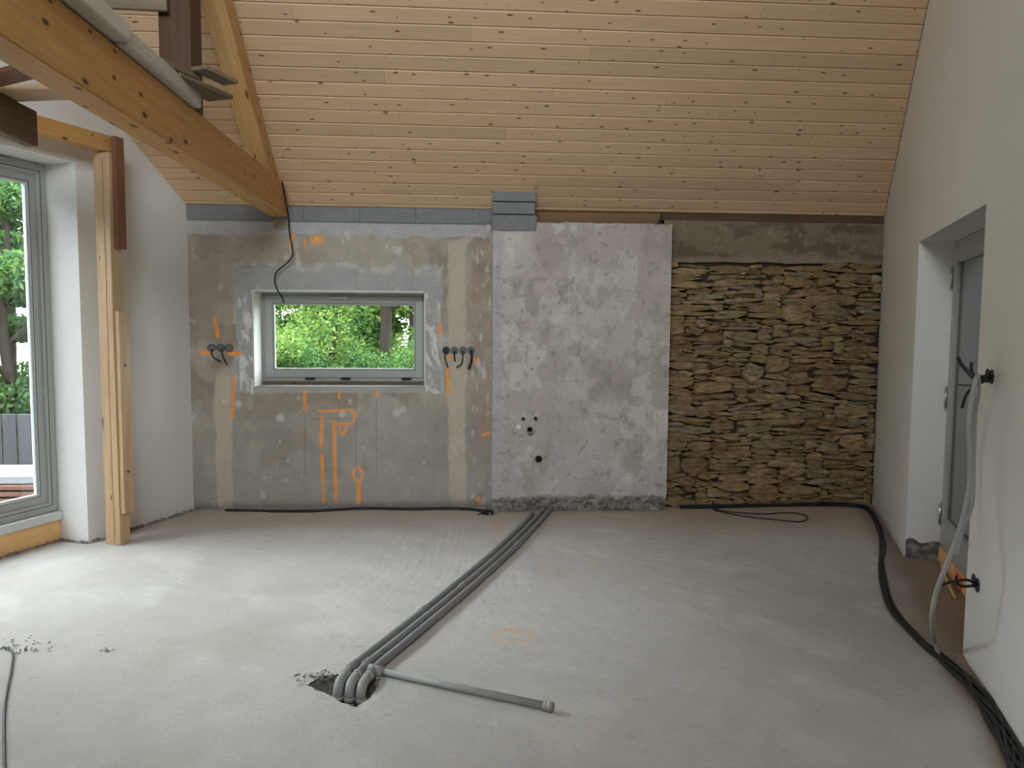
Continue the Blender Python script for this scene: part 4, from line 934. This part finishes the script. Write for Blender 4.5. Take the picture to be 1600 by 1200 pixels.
def tree(x, y, h, spread, n_, mat, label, group, low=0.3, trunk=0.12, lean=0.0, size=0.06, cat='tree'):
    root = empty('bush' if cat == 'bush' else 'tree', (x, y, -0.25), label, cat, group)
    if cat == 'tree':
        tp = [np.array([x+lean*(i/6)**1.3*h+0.06*math.sin(i*1.3+x), y, -0.3+h*0.92*i/6]) for i in range(7)]
        v, f = tube(smooth_path(tp, 3), [trunk*(1-0.75*i/18) for i in range(19)], 10); put('trunk', mesh(v, f, True), 'bark', root)
        for b_ in range(5):
            s = tp[2+b_ % 4]; an = random.uniform(0, 6.28); e = s+np.array([math.cos(an), math.sin(an), random.uniform(0.3, 0.9)])*spread*0.6
            v, f = tube(smooth_path([s, (s+e)/2+[0, 0, 0.1], e], 3), [trunk*0.35*(1-0.8*i/6) for i in range(7)], 6); put('branch', mesh(v, f, True), 'bark', root)
    cl = [(random.uniform(-1, 1)*spread, random.uniform(-1, 1)*spread*0.7, h*random.uniform(low, 1.0), random.uniform(0.25, 0.55)*spread*0.8) for _ in range(26)]
    ca = np.array(cl)[rng.integers(0, len(cl), n_)]; d = rng.normal(size=(n_, 3)); d = d/np.linalg.norm(d, axis=1)[:, None]*(ca[:, 3]*rng.random(n_)**0.45)[:, None]
    zf = ca[:, 2]/h; P = np.stack([x+ca[:, 0]*(1.1-0.5*zf)+lean*zf*h+d[:, 0], y+ca[:, 1]+d[:, 1], np.maximum(-0.2, -0.25+ca[:, 2]+d[:, 2]*0.7)], 1)
    put('crown' if cat == 'tree' else 'foliage', leaves(P, size), mat, root)
# behind the window
for i, (x, y, h, sp, n_, mt, lean, lab) in enumerate((
        (-2.06, 12.2, 6.0, 1.5, 22000, 'leaf_light', 0.01, 'slender tree left of the middle in the window view'),
        (-1.19, 11.6, 7.0, 1.4, 20000, 'leaf_light', 0.0, 'thick dark trunked tree at the right of the window view'),
        (-0.95, 12.8, 6.5, 1.5, 20000, 'leaf_mid', 0.05, 'leaning tree at the right edge of the window view'),
        (-3.5, 13.0, 6.0, 1.7, 22000, 'leaf_light', -0.02, 'tree at the left edge of the window view'))):
    tree(x, y, h, sp, n_, mt, lab, 'trees behind the window', low=0.12, trunk=(0.075, 0.11, 0.085, 0.08)[i], lean=lean, size=0.032)
for i, (x, y, h, sp, n_, mt, lab) in enumerate((
        (-2.75, 10.8, 1.75, 0.9, 20000, 'leaf_light', 'bright green bush low at the left of the window view'),
        (-1.75, 11.0, 1.6, 0.9, 20000, 'leaf_mid', 'green bush in the middle of the window view'),
        (-0.65, 10.8, 1.5, 0.9, 20000, 'leaf_mid', 'green bush low at the right of the window view'),
        (-3.5, 12.0, 2.3, 1.0, 16000, 'leaf_mid', 'darker bush behind the bright one in the window view'))):
    tree(x, y, h, sp, n_, mt, lab, 'bushes behind the window', low=0.05, size=0.026, cat='bush')
for i, (x, y, h, sp) in enumerate(((-6.2, 15.8, 3.8, 1.9), (-3.6, 16.2, 4.2, 1.9), (-1.2, 15.8, 3.6, 1.9), (1.2, 16.0, 4.0, 1.9))):
    tree(x, y, h, sp, 42000, 'leaf_light', ('leftmost', 'second', 'third', 'rightmost')[i]+' of the far hedge bushes closing the window view, from the left', 'far hedge behind the window', low=0.08, size=0.062, cat='bush')
# beyond the glazed doors
for i, (x, y, h, sp, n_, mt, lab) in enumerate((
        (-7.4, 13.0, 8.0, 1.9, 44000, 'leaf_dark', 'dark tree seen through the upper panes of the glazed door'),
        (-6.1, 10.7, 3.6, 1.25, 46000, 'leaf_mid', 'bright leafy tree seen through the middle of the glazed door'),
        (-10.5, 10.5, 7.5, 2.2, 14000, 'leaf_dark', 'dark tree standing further out beyond the glazed door'))):
    tree(x, y, h, sp, n_, mt, lab, 'trees beyond the glazed door', low=0.10, trunk=0.10, size=0.046)
for i in range(9):  # unseen row added to cut low sky light through the doors
    tree(-10.2+0.5*(i % 2), -7.0+2.6*i, 5.0, 1.9, 9000, 'leaf_dark', ('first', 'second', 'third', 'fourth', 'fifth', 'sixth', 'seventh', 'eighth', 'ninth')[i]+' tree of the dark row added along the terrace to block low sky light, counted from the viewer outwards', 'added light-blocking tree row along the terrace', low=0.05, trunk=0.14, size=0.13)
root = empty('timber_stack', (-4.8, 8.0, -0.235), 'stack of reddish boards on the terrace outside the glazed door', 'timber stack')
for j in range(5):
    for i in range(2):
        mb = MB(); mb.box((-5.7+0.03*random.random(), 7.7+i*0.36, -0.235+j*0.066), (-3.9+0.03*random.random(), 8.04+i*0.36, -0.235+j*0.066+0.044)); mb.build('stacked_board', 'logs', root, bevel=0.004)
mb = MB(); mb.box((-5.5, 7.74, 0.078), (-4.0, 8.36, 0.165)); tag(mb.build('stone_slab', 'slab', bevel=0.01), 'pale grey slab lying on the stack of reddish boards', 'slab')
root = empty('board_fence', (-5.3, 9.2, -0.235), 'dark upright board fence behind the stack of reddish boards', 'fence')
for j in range(9):
    mb = MB(); mb.box((-5.95+j*0.165, 9.1, -0.235), (-5.95+j*0.165+0.15, 9.125, 0.62)); mb.build('fence_board', 'panel_dark', root, bevel=0.003)
mb = MB(); mb.box((-5.98, 9.125, 0.4), (-4.44, 9.17, 0.48)); mb.box((-5.98, 9.125, -0.1), (-4.44, 9.17, -0.02)); mb.build('fence_rail', 'panel_dark', root)

# ------------------------------------------------------------------ daylight portals at the openings
def portal(c_, nrm_, w, h):
    d = bpy.data.lights.new('daylight_portal', 'AREA'); d.shape = 'RECTANGLE'; d.size = w; d.size_y = h; d.cycles.is_portal = True
    o = bpy.data.objects.new('daylight_portal', d); C.objects.link(o); z = -Vector(nrm_); x = (Vector((0, 0, 1)) if abs(nrm_[2]) < 0.5 else Vector((0, 1, 0))).cross(z).normalized(); y = z.cross(x)
    M = Matrix.Identity(4)
    for i in range(3): M[i][0] = x[i]; M[i][1] = y[i]; M[i][2] = z[i]; M[i][3] = c_[i]
    o.matrix_world = M
portal(LW((D1a+D1b)/2, 0.45, DZ/2), NL, D1b-D1a, DZ); portal(LW((D2a+D2b)/2, 0.45, DZ/2), NL, D2b-D2a, DZ)
portal(((WX0+WX1)/2, YB+0.48, (WZ0+WZ1)/2), (0, -1, 0), WX1-WX0, WZ1-WZ0)
portal(((DX0+DX1)/2, SKY0-0.12, (DZ0+DZ1)/2), (0, 1, 0), DX1-DX0, DZ1-DZ0)
